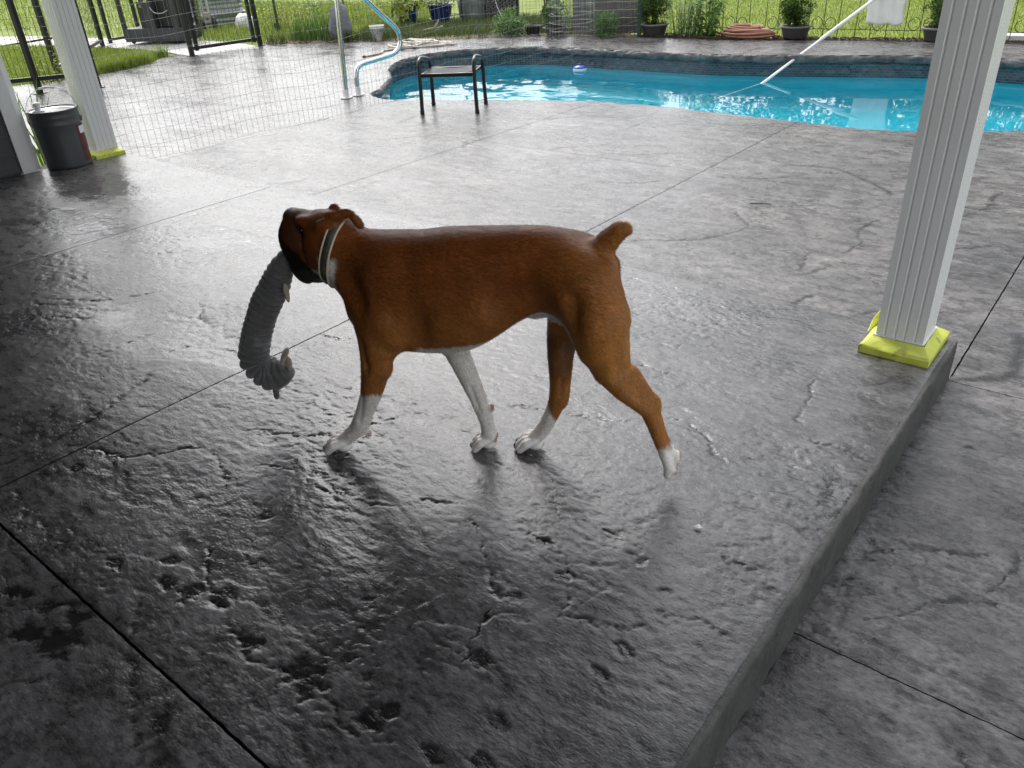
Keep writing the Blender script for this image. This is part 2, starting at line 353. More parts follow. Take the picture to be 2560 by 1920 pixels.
DECK_VEINS = [
    [(-4.444, 2.935), (-4.358, 3.029), (-4.305, 3.120)],
    [(-5.093, 2.939), (-5.131, 3.082), (-5.207, 3.240)],
    [(-4.809, 4.120), (-4.652, 4.164), (-4.574, 4.247)],
    [(-6.470, 3.006), (-6.291, 3.062), (-6.116, 3.195)],
    [(-2.577, 3.985), (-2.383, 4.043), (-2.301, 4.106), (-2.246, 4.192)],
    [(-2.029, 4.388), (-1.867, 4.436), (-1.728, 4.501), (-1.667, 4.581), (-1.600, 4.649)],
    [(-1.869, 4.898), (-1.723, 4.844), (-1.558, 4.880), (-1.422, 4.853), (-1.316, 4.768), (-1.162, 4.650), (-1.040, 4.509)],
    [(-1.894, 3.119), (-1.845, 3.201), (-1.648, 3.320), (-1.565, 3.417), (-1.528, 3.509), (-1.482, 3.607), (-1.504, 3.690), (-1.591, 3.780), (-1.662, 3.888)],
    [(-0.969, 3.507), (-0.958, 3.629), (-0.956, 3.719), (-1.001, 3.817), (-1.005, 3.944), (-0.976, 4.062)],
    [(-1.029, 3.179), (-1.006, 3.231), (-0.975, 3.354)],
    [(-1.056, 3.239), (-1.095, 3.376), (-1.099, 3.458)],
    [(-0.955, 2.885), (-0.938, 2.962), (-0.910, 3.013)],
    [(-0.729, 2.881), (-0.704, 2.937), (-0.664, 2.993)],
    [(-0.657, 4.313), (-0.607, 4.447), (-0.578, 4.591), (-0.598, 4.674), (-0.578, 4.803)],
    [(-0.591, 3.833), (-0.549, 3.858), (-0.485, 3.924), (-0.417, 3.936), (-0.376, 3.918)],
    [(-0.308, 2.592), (-0.233, 2.642), (-0.176, 2.692), (-0.127, 2.720)],
    [(-2.720, 5.707), (-2.532, 5.706), (-2.374, 5.759), (-2.232, 5.881)],
    [(-2.956, 4.568), (-2.724, 4.611), (-2.528, 4.755)],
    [(-3.160, 5.283), (-3.170, 5.499), (-3.204, 5.677)],
    [(-0.202, 3.053), (-0.175, 2.946), (-0.168, 2.851), (-0.163, 2.742), (-0.166, 2.694)],
    [(-0.294, 1.601), (-0.248, 1.644), (-0.182, 1.691), (-0.113, 1.725), (-0.025, 1.777)],
    [(-0.212, 1.333), (-0.210, 1.370), (-0.183, 1.426), (-0.145, 1.462), (-0.127, 1.500), (-0.096, 1.548), (-0.035, 1.588), (0.008, 1.605), (0.055, 1.619)],
    [(-0.006, 1.835), (0.020, 1.795), (0.011, 1.713), (-0.017, 1.639)],
    [(0.025, 1.171), (0.047, 1.152)],
    [(-0.189, 2.214), (-0.158, 2.207)],
    [(-4.808, 4.116), (-4.624, 4.177), (-4.544, 4.276), (-4.455, 4.352)],
    [(-5.687, 4.451), (-5.577, 4.586), (-5.444, 4.731)],
    [(-4.986, 4.610), (-5.024, 4.781), (-5.075, 4.955)],
    [(-4.425, 2.915), (-4.324, 3.019), (-4.298, 3.133)],
    [(-3.805, 3.156), (-3.826, 3.271), (-3.825, 3.370)],
    [(-4.424, 5.219), (-4.467, 5.340), (-4.534, 5.456)],
    [(-3.909, 4.237), (-4.028, 4.414)],
    [(-4.259, 5.194), (-3.979, 5.258), (-3.832, 5.388), (-3.725, 5.560), (-3.675, 5.692), (-3.677, 5.831), (-3.753, 6.032)],
    [(-3.294, 4.443), (-3.283, 4.549), (-3.181, 4.620)],
    [(-7.482, 3.454), (-7.377, 3.520), (-7.291, 3.583)],
    [(-6.710, 3.728), (-6.806, 3.940), (-6.881, 4.054)],
    [(-7.476, 4.436), (-7.468, 4.650)],
    [(-7.955, 5.217), (-8.094, 5.500)],
    [(-9.407, 4.998), (-8.718, 4.832), (-8.097, 4.608)]]
WET_HOLLOWS = [(-1.446, 0.749, 0.014), (-1.318, 0.643, 0.021), (-1.359, 0.499, 0.029), (-1.295, 0.537, 0.033), (-1.492, 0.528, 0.019), (-1.592, 0.448, 0.019), (-1.432, 0.481, 0.021), (-1.131, 0.492, 0.022), (-0.98, 0.499, 0.042), (-0.805, 0.51, 0.031), (-0.8, 0.55, 0.021), (-0.742, 0.727, 0.025), (-0.675, 0.523, 0.02), (-0.597, 0.57, 0.02), (-0.623, 0.645, 0.017), (-1.022, 0.709, 0.018), (-1.643, 0.688, 0.016), (-2.049, 0.575, 0.018), (-0.821, 0.885, 0.016), (-1.457, 0.256, 0.039), (-1.541, 0.232, 0.027), (-1.489, 0.309, 0.026), (-1.111, 0.285, 0.023), (-1.577, 0.285, 0.02), (-1.678, 0.27, 0.028), (-0.95, 0.582, 0.014), (-0.735, 1.005, 0.018), (-0.835, 1.069, 0.011), (-0.782, 0.897, 0.016), (-0.72, 1.17, 0.022), (-0.529, 0.909, 0.018), (-0.623, 1.137, 0.014), (-0.535, 0.837, 0.016), (-0.539, 1.088, 0.013)]


def polyline_dist(x, y, lines, reach):
    """distance to the nearest traced crack and a slow coordinate along it"""
    D = np.full(x.shape, 9.0); A = np.zeros(x.shape)
    xmin, xmax, ymin, ymax = x.min(), x.max(), y.min(), y.max()
    for li, ln in enumerate(lines):
        P = np.array(ln)
        if P[:, 0].max() < xmin-reach or P[:, 0].min() > xmax+reach or P[:, 1].max() < ymin-reach or P[:, 1].min() > ymax+reach: continue
        Q = np.array([tuple(v)[:2] for v in spline([(a, b, 0) for a, b in ln], 5)])
        box = (x > P[:, 0].min()-reach) & (x < P[:, 0].max()+reach) & (y > P[:, 1].min()-reach) & (y < P[:, 1].max()+reach)
        if not box.any(): continue
        px, py = x[box], y[box]; d = np.full(px.shape, 9.0)
        L = np.linalg.norm(np.diff(Q, axis=0), axis=1); tot = L.sum(); acc = 0; al = np.zeros(px.shape)
        for a, b, ll in zip(Q[:-1], Q[1:], L):
            v = b-a; t = np.clip(((px-a[0])*v[0]+(py-a[1])*v[1])/max(ll*ll, 1e-9), 0, 1)
            e = np.hypot(px-a[0]-t*v[0], py-a[1]-t*v[1]); k = e < d
            d = np.where(k, e, d); al = np.where(k, (acc+t*ll)/tot, al); acc += ll
        cur = D[box]; k = d < cur
        D[box] = np.where(k, d, cur); A[box] = np.where(k, al, A[box])
    return D, A

def stone_height(x, y, lines, amp=1.0, res=.006):
    """slate-stamp relief: layered ledges, ripples, traced cracks -> height, groove, wet"""
    wx = x + .012*fbm(x*11, y*11, 2, 91); wy = y + .012*fbm(x*11, y*11, 2, 92)
    a = fbm(wx*1.2, wy*2.2, 4, 1)
    t = fbm(wx*1.3+4, wy*2.6, 5, 11)*3.2
    fl = np.floor(t); fr = t-fl
    ter = fl + np.clip((fr-.45)/.10, 0, 1)
    r = fbm(wx*24, wy*44, 3, 21, .55)
    clus = np.clip(.35+1.3*fbm(wx*1.6+3, wy*1.9, 3, 23), 0, 1)
    d1 = fbm(wx*15, wy*31, 4, 25, .62); dent = np.clip((d1-.36)/.10, 0, 1); dent = dent*dent*(3-2*dent)*clus
    d2 = fbm(wx*38, wy*62, 2, 27, .5); chip = np.clip((d2-.30)/.13, 0, 1)*np.clip(clus+.25, 0, 1)
    s = r
    h = .0010*a + .0007*ter + .0006*r - .0013*dent - .0010*chip
    # fine natural cracks beside the traced ones
    c = np.abs(fbm(wx*1.05+9, wy*1.5+2, 4, 41)); mk = np.clip((fbm(x*2.1, y*2.1, 3, 43)-.28)*4, 0, 1)
    g2 = np.exp(-(c/.009)**2)*mk
    vx = x + .011*fbm(x*24, y*24, 4, 51, .6); vy = y + .011*fbm(x*24, y*24, 4, 52, .6)
    D, A = polyline_dist(vx, vy, lines, .08)
    w = .0026*(1+1.1*fbm(x*17, y*17, 2, 61)); w = np.clip(w, .0012, .007) + .80*max(0, res-.009) + .30*max(0, min(res, .009)-.005)
    g1 = np.exp(-(D/w)**2)*np.clip(np.minimum(A, 1-A)*6+.35, 0, 1)*np.clip(.85+.6*fbm(x*14, y*14, 2, 63), .2, 1)
    lip = np.exp(-(D/.030)**2)
    h = h - .0042*g1 - .0018*g2 - .0005*lip
    pit = np.clip(dent*1.1+.5*chip*clus, 0, 1)
    groove = np.clip(g1*(1.9 if res < .009 else 3.4) + .7*g2 + .62*pit, 0, 1)
    low = np.clip((-(a*1.3+.30*(ter))-.12)*1.5-.25, 0, 1)
    wet = np.clip(low, 0, 1)
    if lines is PORCH_VEINS:
        for bx, by, br in WET_HOLLOWS:      # irregular hollows where water stands
            k_ = (np.abs(x-bx) < br*2.6) & (np.abs(y-by) < br*2.6)
            if not k_.any(): continue
            xx, yy = x[k_], y[k_]; d_ = np.hypot((xx-bx)/1.25, yy-by)/br + .55*fbm(xx*26, yy*40, 4, 77, .6)
            m_ = np.clip((1.0-d_)/.22, 0, 1); wet[k_] = np.maximum(wet[k_], m_); groove[k_] = np.maximum(groove[k_], .80*m_); h[k_] -= .0010*m_
    h = h - wet*.0012
    return h*amp, groove, wet

def panel(x0, x1, y0, y1, res, z0, lines, material, parent, inside=None, amp=1.0):
    """one cast panel between two joints: relief grid, rounded rim and a skirt"""
    nx = max(2, int(round((x1-x0)/res))); ny = max(2, int(round((y1-y0)/res)))
    gx = np.linspace(x0, x1, nx+1); gy = np.linspace(y0, y1, ny+1)
    X, Y = np.meshgrid(gx, gy, indexing='ij')
    e = np.minimum(np.minimum(X-x0, x1-X), np.minimum(Y-y0, y1-Y))
    X2 = X + np.where((X-x0 < 1e-6) | (x1-X < 1e-6), .0012*fbm(X*40, Y*40, 2, 71), 0)
    Y2 = Y + np.where((Y-y0 < 1e-6) | (y1-Y < 1e-6), .0012*fbm(X*40, Y*40, 2, 72), 0)
    h, g, w = stone_height(X, Y, lines, amp, res)
    h = h*np.clip(.35+e/.06, 0, 1) - .0007*np.exp(-(e/.004)**2)
    V = np.stack([X2, Y2, z0+h], -1).reshape(-1, 3)
    id_ = np.arange((nx+1)*(ny+1)).reshape(nx+1, ny+1)
    F = np.stack([id_[:-1, :-1], id_[1:, :-1], id_[1:, 1:], id_[:-1, 1:]], -1).reshape(-1, 4)
    if inside is not None:
        cx = (X[:-1, :-1]+X[1:, 1:]).ravel()/2; cy = (Y[:-1, :-1]+Y[1:, 1:]).ravel()/2
        F = F[inside(cx, cy)]
        if len(F) == 0: return None
    # skirt
    E = np.concatenate([F[:, [i, (i+1) % 4]] for i in range(4)])
    key = np.sort(E, 1); key = key[:, 0].astype(np.int64)*len(V)+key[:, 1]
    u, idx, cnt = np.unique(key, return_index=True, return_counts=True)
    B = E[idx[cnt == 1]]
    used = np.unique(F); remap = np.full(len(V), -1); remap[used] = np.arange(len(used))
    V1 = V[used]; F = remap[F]; B = remap[B]
    bv = np.unique(B); low = {int(v): len(V1)+i for i, v in enumerate(bv)}
    VS = V1[bv].copy(); VS[:, 2] = z0-.03
    if inside is not None and hasattr(inside, 'snap'):
        V1[bv] = inside.snap(V1[bv], res); VS[:, :2] = V1[bv][:, :2]
    nb = len(bv); top_ = {int(v): len(V1)+nb+i for i, v in enumerate(bv)}; VT = V1[bv].copy()     # skirt has its own upper edge: crisp arris
    S = np.array([(top_[int(b)], top_[int(a)], low[int(a)], low[int(b)]) for a, b in B])
    V1 = np.concatenate([V1, VS, VT]); FF = np.concatenate([F, S])
    me = mesh_data('concrete_panel', V1, FF, True, material)
    at = me.attributes.new('groove', 'FLOAT', 'POINT'); aw = me.attributes.new('wet', 'FLOAT', 'POINT')
    at.data.foreach_set('value', np.concatenate([g.ravel()[used], np.ones(2*len(VS))]).astype(np.float32))
    aw.data.foreach_set('value', np.concatenate([w.ravel()[used], np.zeros(2*len(VS))]).astype(np.float32))
    return add('concrete_panel', me, parent)

# ---- porch floor
porch = MB()
porch.box(((-5.9+KX)/2, (-3.2+PY)/2, -.15), (KX+5.9-.004, PY+3.2-.004, .25))
porch = porch.build('porch_floor', MT['subbase']); tag(porch, kind='structure')
GAP = .0030
PX = [-5.66, -3.905, -2.133, KX]
for i in range(3):
    a, b = PX[i], PX[i+1]
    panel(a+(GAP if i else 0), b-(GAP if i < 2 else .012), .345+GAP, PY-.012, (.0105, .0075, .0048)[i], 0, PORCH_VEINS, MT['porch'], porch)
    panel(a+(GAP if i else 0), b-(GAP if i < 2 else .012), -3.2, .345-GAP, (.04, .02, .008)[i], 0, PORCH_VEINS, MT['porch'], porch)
# smooth trowelled rim and riser along the two open sides
k = MB()
def rim_profile(mb, p0, p1, nrm):
    p0, p1, nrm = Vector(p0), Vector(p1), Vector(nrm); n = 220; pr = [(-.0125, -.0012), (-.003, -.0002), (.001, -.0012), (.0032, -.0045), (.0045, -.012), (.0045, -.04), (.0050, -.08), (.0045, -.145)]
    V = []; F = []
    for i in range(n+1):
        q = p0.lerp(p1, i/n); s_ = q.x*7+q.y*7
        for j, (o, z) in enumerate(pr):
            wob = .0012*math.sin(s_*5.1)+.0009*math.sin(s_*13.7+1)+.0007*math.sin(s_*41+j*2.1)+.0006*math.sin(s_*97+j)
            V.append(q + nrm*(o+(wob if j > 1 else 0)) + Vector((0, 0, z+.0006*math.sin(s_*9+j))))
    m_ = len(pr)
    for i in range(n):
        for j in range(m_-1): F.append((i*m_+j, (i+1)*m_+j, (i+1)*m_+j+1, i*m_+j+1))
    mb.put(V, F)
rim_profile(k, (KX, -3.2, 0), (KX, PY, 0), (1, 0, 0)); k.build('kerb_face', MT['kerb'], porch, smooth=True)
k = MB(); rim_profile(k, (KX, PY, 0), (-5.9, PY, 0), (0, 1, 0)); k.build('kerb_face', MT['porch'], porch, smooth=True)

# ---- pool outline (top edge of the coping)
POOL = [(-6.25, 5.47), (-5.84, 5.34), (-5.36, 5.54), (-4.85, 5.75), (-4.02, 6.05), (-3.34, 6.09), (-2.87, 6.07), (-2.31, 6.01), (-1.69, 5.96), (-1.32, 6.04), (-.73, 6.35),
        (-.1, 6.9), (.3, 7.8), (.05, 8.8), (-.55, 9.33), (-1.24, 9.48), (-2.09, 9.50), (-2.9, 9.29), (-3.58, 9.09), (-4.27, 8.93), (-4.92, 8.91), (-5.69, 8.91), (-6.41, 8.92), (-6.9, 8.84),
        (-7.51, 8.44), (-7.78, 8.01), (-7.80, 7.6), (-7.67, 7.19), (-7.37, 6.78), (-6.91, 6.36), (-6.60, 5.98), (-6.40, 5.72)]
PO = np.array([tuple(v)[:2] for v in spline([(a, b, 0) for a, b in POOL], 8, True)])
def inpoly(x, y, P):
    c = np.zeros(np.shape(x), bool); j = len(P)-1
    for i in range(len(P)):
        xi, yi = P[i]; xj, yj = P[j]
        if yi != yj: c ^= ((yi > y) != (yj > y)) & (x < (xj-xi)*(y-yi)/(yj-yi)+xi)
        j = i
    return c
BED = [(-11.34, 7.85), (-10.14, 8.31), (-9.77, 8.59), (-8.84, 8.83), (-8.12, 9.43), (-7.4, 9.74), (-5.95, 10.05), (-4.84, 10.07), (-4.04, 10.2), (-3.68, 10.29), (-2.47, 10.49), (-1.42, 10.53), (.5, 10.6), (3, 10.6)]
GRASS_EDGE = [(-11.34, 7.85), (-11.35, 6.75), (-11.72, 6.65), (-11.6, 6.33), (-11.31, 6.0), (-11.03, 5.47), (-10.93, 5.0), (-10.94, 4.62), (-11.12, 4.07), (-11.2, 3.2), (-9.6, 2.6)]
DECK = [tuple(v)[:2] for v in spline([(a, b, 0) for a, b in BED], 5)] + [(3, -3.2), (KX+.004, -3.2), (KX+.004, PY+.004), (-5.9, PY+.004), (-7.2, 2.6)] + [tuple(v)[:2] for v in spline([(a, b, 0) for a, b in GRASS_EDGE[::-1]], 5)][:-1]
DECK = np.array(DECK)
class DeckTest:
    def __call__(s, x, y): return inpoly(x, y, DECK) & ~inpoly(x, y, PO)
    def snap(s, V, res):
        V = V.copy()
        for P in (PO, DECK):
            A = P; Bq = np.roll(P, -1, 0); best = np.full(len(V), 9.0); q = V[:, :2].copy()
            for a, b in zip(A, Bq):
                v = b-a; t = np.clip(((V[:, 0]-a[0])*v[0]+(V[:, 1]-a[1])*v[1])/max(v@v, 1e-9), 0, 1)
                p = a+t[:, None]*v; d = np.hypot(*(V[:, :2]-p).T); k_ = d < best
                best = np.where(k_, d, best); q[k_] = p[k_]
            m_ = best < res*1.05; V[m_, :2] = q[m_]
        return V
deck_in = DeckTest()
def sheet(name, res, x0, x1, y0, y1, z, test, m, parent=None):
    gx = np.arange(x0, x1+res, res); gy = np.arange(y0, y1+res, res); X, Y = np.meshgrid(gx, gy, indexing='ij')
    i = np.arange(X.size).reshape(X.shape); F = np.stack([i[:-1, :-1], i[1:, :-1], i[1:, 1:], i[:-1, 1:]], -1).reshape(-1, 4)
    F = F[test(X[F].mean(1) if False else X.ravel()[F].mean(1), Y.ravel()[F].mean(1))]
    return add(name, mesh_data(name, np.stack([X, Y, np.full(X.shape, z)], -1).reshape(-1, 3), F, False, m), parent)
deck = sheet('pool_deck', .06, -11.9, 3, -3.2, 10.7, ZD-.028, deck_in, MT['subbase']); tag(deck, kind='structure')
DX = [-11.9, -8.9, -5.75, -3.957, -2.137, KX+.006, 1.5, 3.0]
DG = .0026
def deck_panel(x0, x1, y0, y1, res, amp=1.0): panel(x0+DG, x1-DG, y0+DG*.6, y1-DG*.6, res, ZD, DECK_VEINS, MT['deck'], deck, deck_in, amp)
DRES = [.033, .022, .0150, .0125, .0115, .02, .06]
for i in range(7):
    a, b = DX[i], DX[i+1]
    if i < 2: deck_panel(a, b, PY+.002, 6.4 if i == 0 else 10.0, DRES[i])
    else:
        deck_panel(a, b, PY+.002 if i != 5 else PY-.015, 4.455, DRES[i]); deck_panel(a, b, 4.455, 7.2, DRES[i]*1.3)
deck_panel(-11.9, -8.9, 6.4, 10.0, .035)
for a, b in ((-8.9, -5.75), (-5.75, -3.98), (-3.98, -2.55), (-2.55, .2), (.2, 3.0)): deck_panel(a, b, 8.86 if a > -7 else 10.0, 10.7, .028)
deck_panel(KX+.004, 3.0, 7.2, 8.86, .06)
deck_panel(KX+.004, .75, 1.268, PY-.015, .0056, 1.5); deck_panel(KX+.004, .75, -.4, 1.268, .0058, 1.5); deck_panel(.75, 1.5, -.4, PY-.015, .03)
deck_panel(KX+.004, 3.0, -3.2, -.4, .06); deck_panel(1.5, 3.0, -.4, PY-.015, .06)

# ---- swimming pool: coping, tile band, shell
pool = empty('swimming_pool', (-4, 7.4, ZD), label='blue freeform swimming pool with dark rock coping and mosaic waterline', cat='pool')
Pn = []
for i in range(len(PO)):
    t = PO[(i+1) % len(PO)]-PO[i-1]; t = t/np.linalg.norm(t); Pn.append((-t[1], t[0]))
Pn = np.array(Pn)
if inpoly(np.array([PO[20, 0]+Pn[20, 0]*.05]), np.array([PO[20, 1]+Pn[20, 1]*.05]), PO)[0] == False: Pn = -Pn      # inward
def pool_ring(name, prof, m, noise=0, smooth=True, sub=1):
    P, N_ = PO, Pn
    if sub > 1:
        P = np.array([tuple(v)[:2] for v in spline([(a, b, 0) for a, b in POOL], 8*sub, True)])
        N_ = np.array([(lambda t: (-t[1], t[0]))((P[(i+1) % len(P)]-P[i-1])/max(1e-9, np.linalg.norm(P[(i+1) % len(P)]-P[i-1]))) for i in range(len(P))])
        if (N_[20*sub]@Pn[20]) < 0: N_ = -N_
    n, k_ = len(P), len(prof); V = np.zeros((n, k_, 3)); L = np.concatenate([[0], np.cumsum(np.linalg.norm(np.diff(np.vstack([P, P[:1]]), axis=0), axis=1))])
    for j, (o, z) in enumerate(prof):
        nz = noise*fbm(L[:-1]*9, np.full(n, z*40.), 4, 5) if noise and 0 < j < k_-1 else 0
        V[:, j, :2] = P+N_*(o+nz)[:, None] if noise and 0 < j < k_-1 else P+N_*o
        V[:, j, 2] = z + (noise*.4*fbm(L[:-1]*7, np.full(n, z*30.), 3, 6) if noise and 0 < j < k_-1 else 0)
    i = np.arange(n*k_).reshape(n, k_); i2 = np.roll(i, -1, 0)
    F = np.stack([i[:, :-1], i2[:, :-1], i2[:, 1:], i[:, 1:]], -1).reshape(-1, 4)
    me = mesh_data(name, V.reshape(-1, 3)-np.array([-4, 7.4, ZD]), F, smooth, m)
    uv = me.uv_layers.new(name='UVMap'); lu = np.zeros((len(F), 4, 2)); fi = np.arange(len(F))//(k_-1); fj = np.arange(len(F)) % (k_-1)
    zs = np.array([z for _, z in prof])
    lu[:, 0, 0] = lu[:, 3, 0] = L[fi]; lu[:, 1, 0] = lu[:, 2, 0] = L[fi+1]
    lu[:, 0, 1] = lu[:, 1, 1] = zs[fj]; lu[:, 2, 1] = lu[:, 3, 1] = zs[fj+1]
    uv.data.foreach_set('uv', lu.ravel().astype(np.float32))
    return add(name, me, pool)
pool_ring('coping', [(-.004, ZD-.002), (.006, ZD-.004), (.018, ZD-.016), (.026, ZD-.035), (.024, ZD-.058), (.016, ZD-.078), (.0, ZD-.09), (-.04, ZD-.092)], MT['coping'], .020, sub=3)
def tile_material():
    m, n, l, b = new_mat('iridescent_mosaic')
    uv = n.new('ShaderNodeTexCoord'); br = n.new('ShaderNodeTexBrick')
    br.inputs['Scale'].default_value = 1; br.inputs['Brick Width'].default_value = .05; br.inputs['Row Height'].default_value = .025
    br.inputs['Mortar Size'].default_value = .0016; br.inputs['Color1'].default_value = (0, 0, 0, 1); br.inputs['Color2'].default_value = (1, 1, 1, 1); br.inputs['Mortar'].default_value = (.5, .5, .5, 1)
    br.offset = .5
    l.new(uv.outputs['UV'], br.inputs[0])
    r = ramp(n, [(0, (.012, .018, .030)), (.2, (.05, .055, .075)), (.4, (.018, .035, .055)), (.55, (.085, .06, .05)), (.7, (.03, .05, .075)), (.85, (.11, .10, .10)), (1, (.035, .03, .06))])
    sp = n.new('ShaderNodeSeparateColor'); l.new(br.outputs['Color'], sp.inputs[0]); l.new(sp.outputs[0], r.inputs[0])
    mx = n.new('ShaderNodeMixRGB'); mx.inputs[2].default_value = (.16, .155, .15, 1); l.new(br.outputs['Fac'], mx.inputs[0]); l.new(r.outputs[0], mx.inputs[1])
    l.new(mx.outputs[0], b.inputs['Base Color']); b.inputs['Roughness'].default_value = .18; b.inputs['Coat Weight'].default_value = .5
    bp = n.new('ShaderNodeBump'); bp.invert = True; bp.inputs['Strength'].default_value = .8; bp.inputs['Distance'].default_value = .002
    l.new(br.outputs['Fac'], bp.inputs['Height']); l.new(bp.outputs[0], b.inputs['Normal'])
    return m
pool_ring('tile_band', [(-.018, ZD-.085), (-.018, ZD-.17), (-.018, ZW-.055)], tile_material(), 0, False)
shell_m = mat('blue_fibreglass', (.05, .56, .68), (.07, .66, .76), scale=1.5, rough=.35, coat=.3)
pool_ring('shell', [(-.018, ZW-.054), (-.012, ZW-.06), (-.012, ZW-.20), (.05, ZW-.21), (.09, ZW-.235), (.13, ZW-.75), (.28, ZW-1.02), (.6, ZW-1.10)], shell_m, 0)
inner = PO+Pn*.55
Vf = np.concatenate([np.column_stack([inner, np.full(len(inner), ZW-1.095)]), [[-4, 7.4, ZW-1.15]]])-np.array([-4, 7.4, ZD])
add('pool_floor', mesh_data('pool_floor', Vf, np.array([(i, (i+1) % len(inner), len(inner)) for i in range(len(inner))]), True, shell_m), pool)

# ---- water
def water_material():
    m, n, l, b = new_mat('pool_water')
    n.remove(b)
    fr = n.new('ShaderNodeFresnel'); fr.inputs[0].default_value = 1.33
    gl = n.new('ShaderNodeBsdfGlossy'); gl.inputs['Roughness'].default_value = .015
    rf = n.new('ShaderNodeBsdfRefraction'); rf.inputs['IOR'].default_value = 1.33; rf.inputs['Roughness'].default_value = 0; rf.inputs['Color'].default_value = (.80, .96, 1, 1)
    mx = n.new('ShaderNodeMixShader'); l.new(fr.outputs[0], mx.inputs[0]); l.new(rf.outputs[0], mx.inputs[1]); l.new(gl.outputs[0], mx.inputs[2])
    l.new(mx.outputs[0], n['Material Output'].inputs[0])
    return m
def build_water():
    res = .024; gx = np.arange(-7.9, .45, res); gy = np.arange(5.25, 9.62, res); X, Y = np.meshgrid(gx, gy, indexing='ij')
    r = np.random.RandomState(4); h = np.zeros_like(X)
    for i in range(26):
        lam = r.uniform(.10, .62); th = r.normal(.55, .75); ph = r.uniform(0, 6.28); k_ = 2*math.pi/lam
        kx, ky = math.cos(th)*k_, math.sin(th)*k_
        env = .6+.6*fbm(X*.7+i*3.1, Y*.7, 2, 100+i)
        h += .0012*lam**1.05*np.clip(env, .05, 1.6)*np.sin(kx*X+ky*Y+ph+1.4*fbm(X*1.1, Y*1.1, 2, 130))
    jet = np.exp(-(((X+5.35)/.95)**2+((Y-7.15)/.8)**2))
    dj = np.hypot(X+5.0, Y-7.9)
    calm = .09+1.0/(1+np.exp((X+4.2)*2.4))
    h = h*(.9*calm+1.9*jet) + jet*.0011*np.sin(dj*34+2*fbm(X*2, Y*2, 2, 140)) + jet*.0022*fbm(X*11, Y*11, 3, 150)
    P2 = PO-Pn*.019
    i = np.arange(X.size).reshape(X.shape); F = np.stack([i[:-1, :-1], i[1:, :-1], i[1:, 1:], i[:-1, 1:]], -1).reshape(-1, 4)
    m_ = inpoly(X.ravel()[F].mean(1), Y.ravel()[F].mean(1), PO-Pn*.05); F = F[m_]
    used = np.unique(F); rm = np.full(X.size, -1); rm[used] = np.arange(len(used))
    V = np.stack([X, Y, ZW+h], -1).reshape(-1, 3)[used]
    o = add('pool_water', mesh_data('pool_water', V, rm[F], True, water_material())); tag(o, kind='structure')
build_water()

# ---- lawn, path, beds
def lawn_test(x, y):
    return ~(inpoly(x, y, PO*1.0+(-Pn)*.35)) & ~((x > -5.85) & (x < .4) & (y > -3.4) & (y < PY-.1))
near = sheet('lawn', .25, -30, 14, -6, 30, ZD-.034, lawn_test, MT['lawn'])
tag(near, kind='structure')
V = [(-30, -6), (14, -6), (14.25, 30), (-30, 30.25), (-400, -300), (400, -300), (400, 500), (-400, 500)]
far = MB(); far.put([(a, b, ZD-.036) for a, b in [(-30, -6), (14.2, -6), (14.2, 30.2), (-30, 30.2), (-400, -300), (400, -300), (400, 500), (-400, 500)]],
        [(4, 5, 1, 0), (5, 6, 2, 1), (6, 7, 3, 2), (7, 4, 0, 3)]); far = far.build('far_lawn', MT['lawn']); tag(far, kind='structure')
def ribbon(name, left, right, z, m, bumpy=.0, n=10, kind='structure'):
    A = spline([(a, b, 0) for a, b in left], n); B_ = spline([(a, b, 0) for a, b in right], n); k_ = 9; V = []
    for a, b in zip(A, B_):
        for j in range(k_):
            p = a.lerp(b, j/(k_-1)); e_ = min(j, k_-1-j)/(k_-1)*2
            V.append((p.x, p.y, z + bumpy*e_*(.6+float(fbm(np.array([p.x*6]), np.array([p.y*6]), 3, 8)[0]))))
    i = np.arange(len(A)*k_).reshape(len(A), k_); F = np.stack([i[:-1, :-1], i[1:, :-1], i[1:, 1:], i[:-1, 1:]], -1).reshape(-1, 4)
    o = add(name, mesh_data(name, V, F, True, m)); tag(o, kind=kind); return o
off = lambda L, d: [(x+d[0], y+d[1]) for x, y in L]
ribbon('mulch_bed', off(BED[6:], (0, -.03)), [(-5.9, 10.45), (-4.8, 10.42), (-4.0, 10.5), (-3.6, 10.55), (-2.4, 10.72), (-1.4, 10.75), (.5, 10.85), (3, 10.85)], ZD-.012, MT['mulch'], .02)
ribbon('dry_soil_bed', off(BED[:7], (.03, -.03)), [(-11.6, 8.15), (-10.4, 8.75), (-10.0, 9.05), (-9.1, 9.3), (-8.4, 9.85), (-7.6, 10.15), (-5.95, 10.45)], ZD-.014, MT['dry_soil'], .025)
ribbon('path', [(-40, -1.1), (-19.0, 5.6), (-17.0, 6.22), (-14.9, 6.75), (-12.6, 6.85), (-11.36, 6.6)], [(-40, .1), (-19.4, 7.0), (-17.5, 7.42), (-15.4, 7.7), (-12.8, 8.0), (-11.36, 7.8)], ZD-.020, MT['path'])

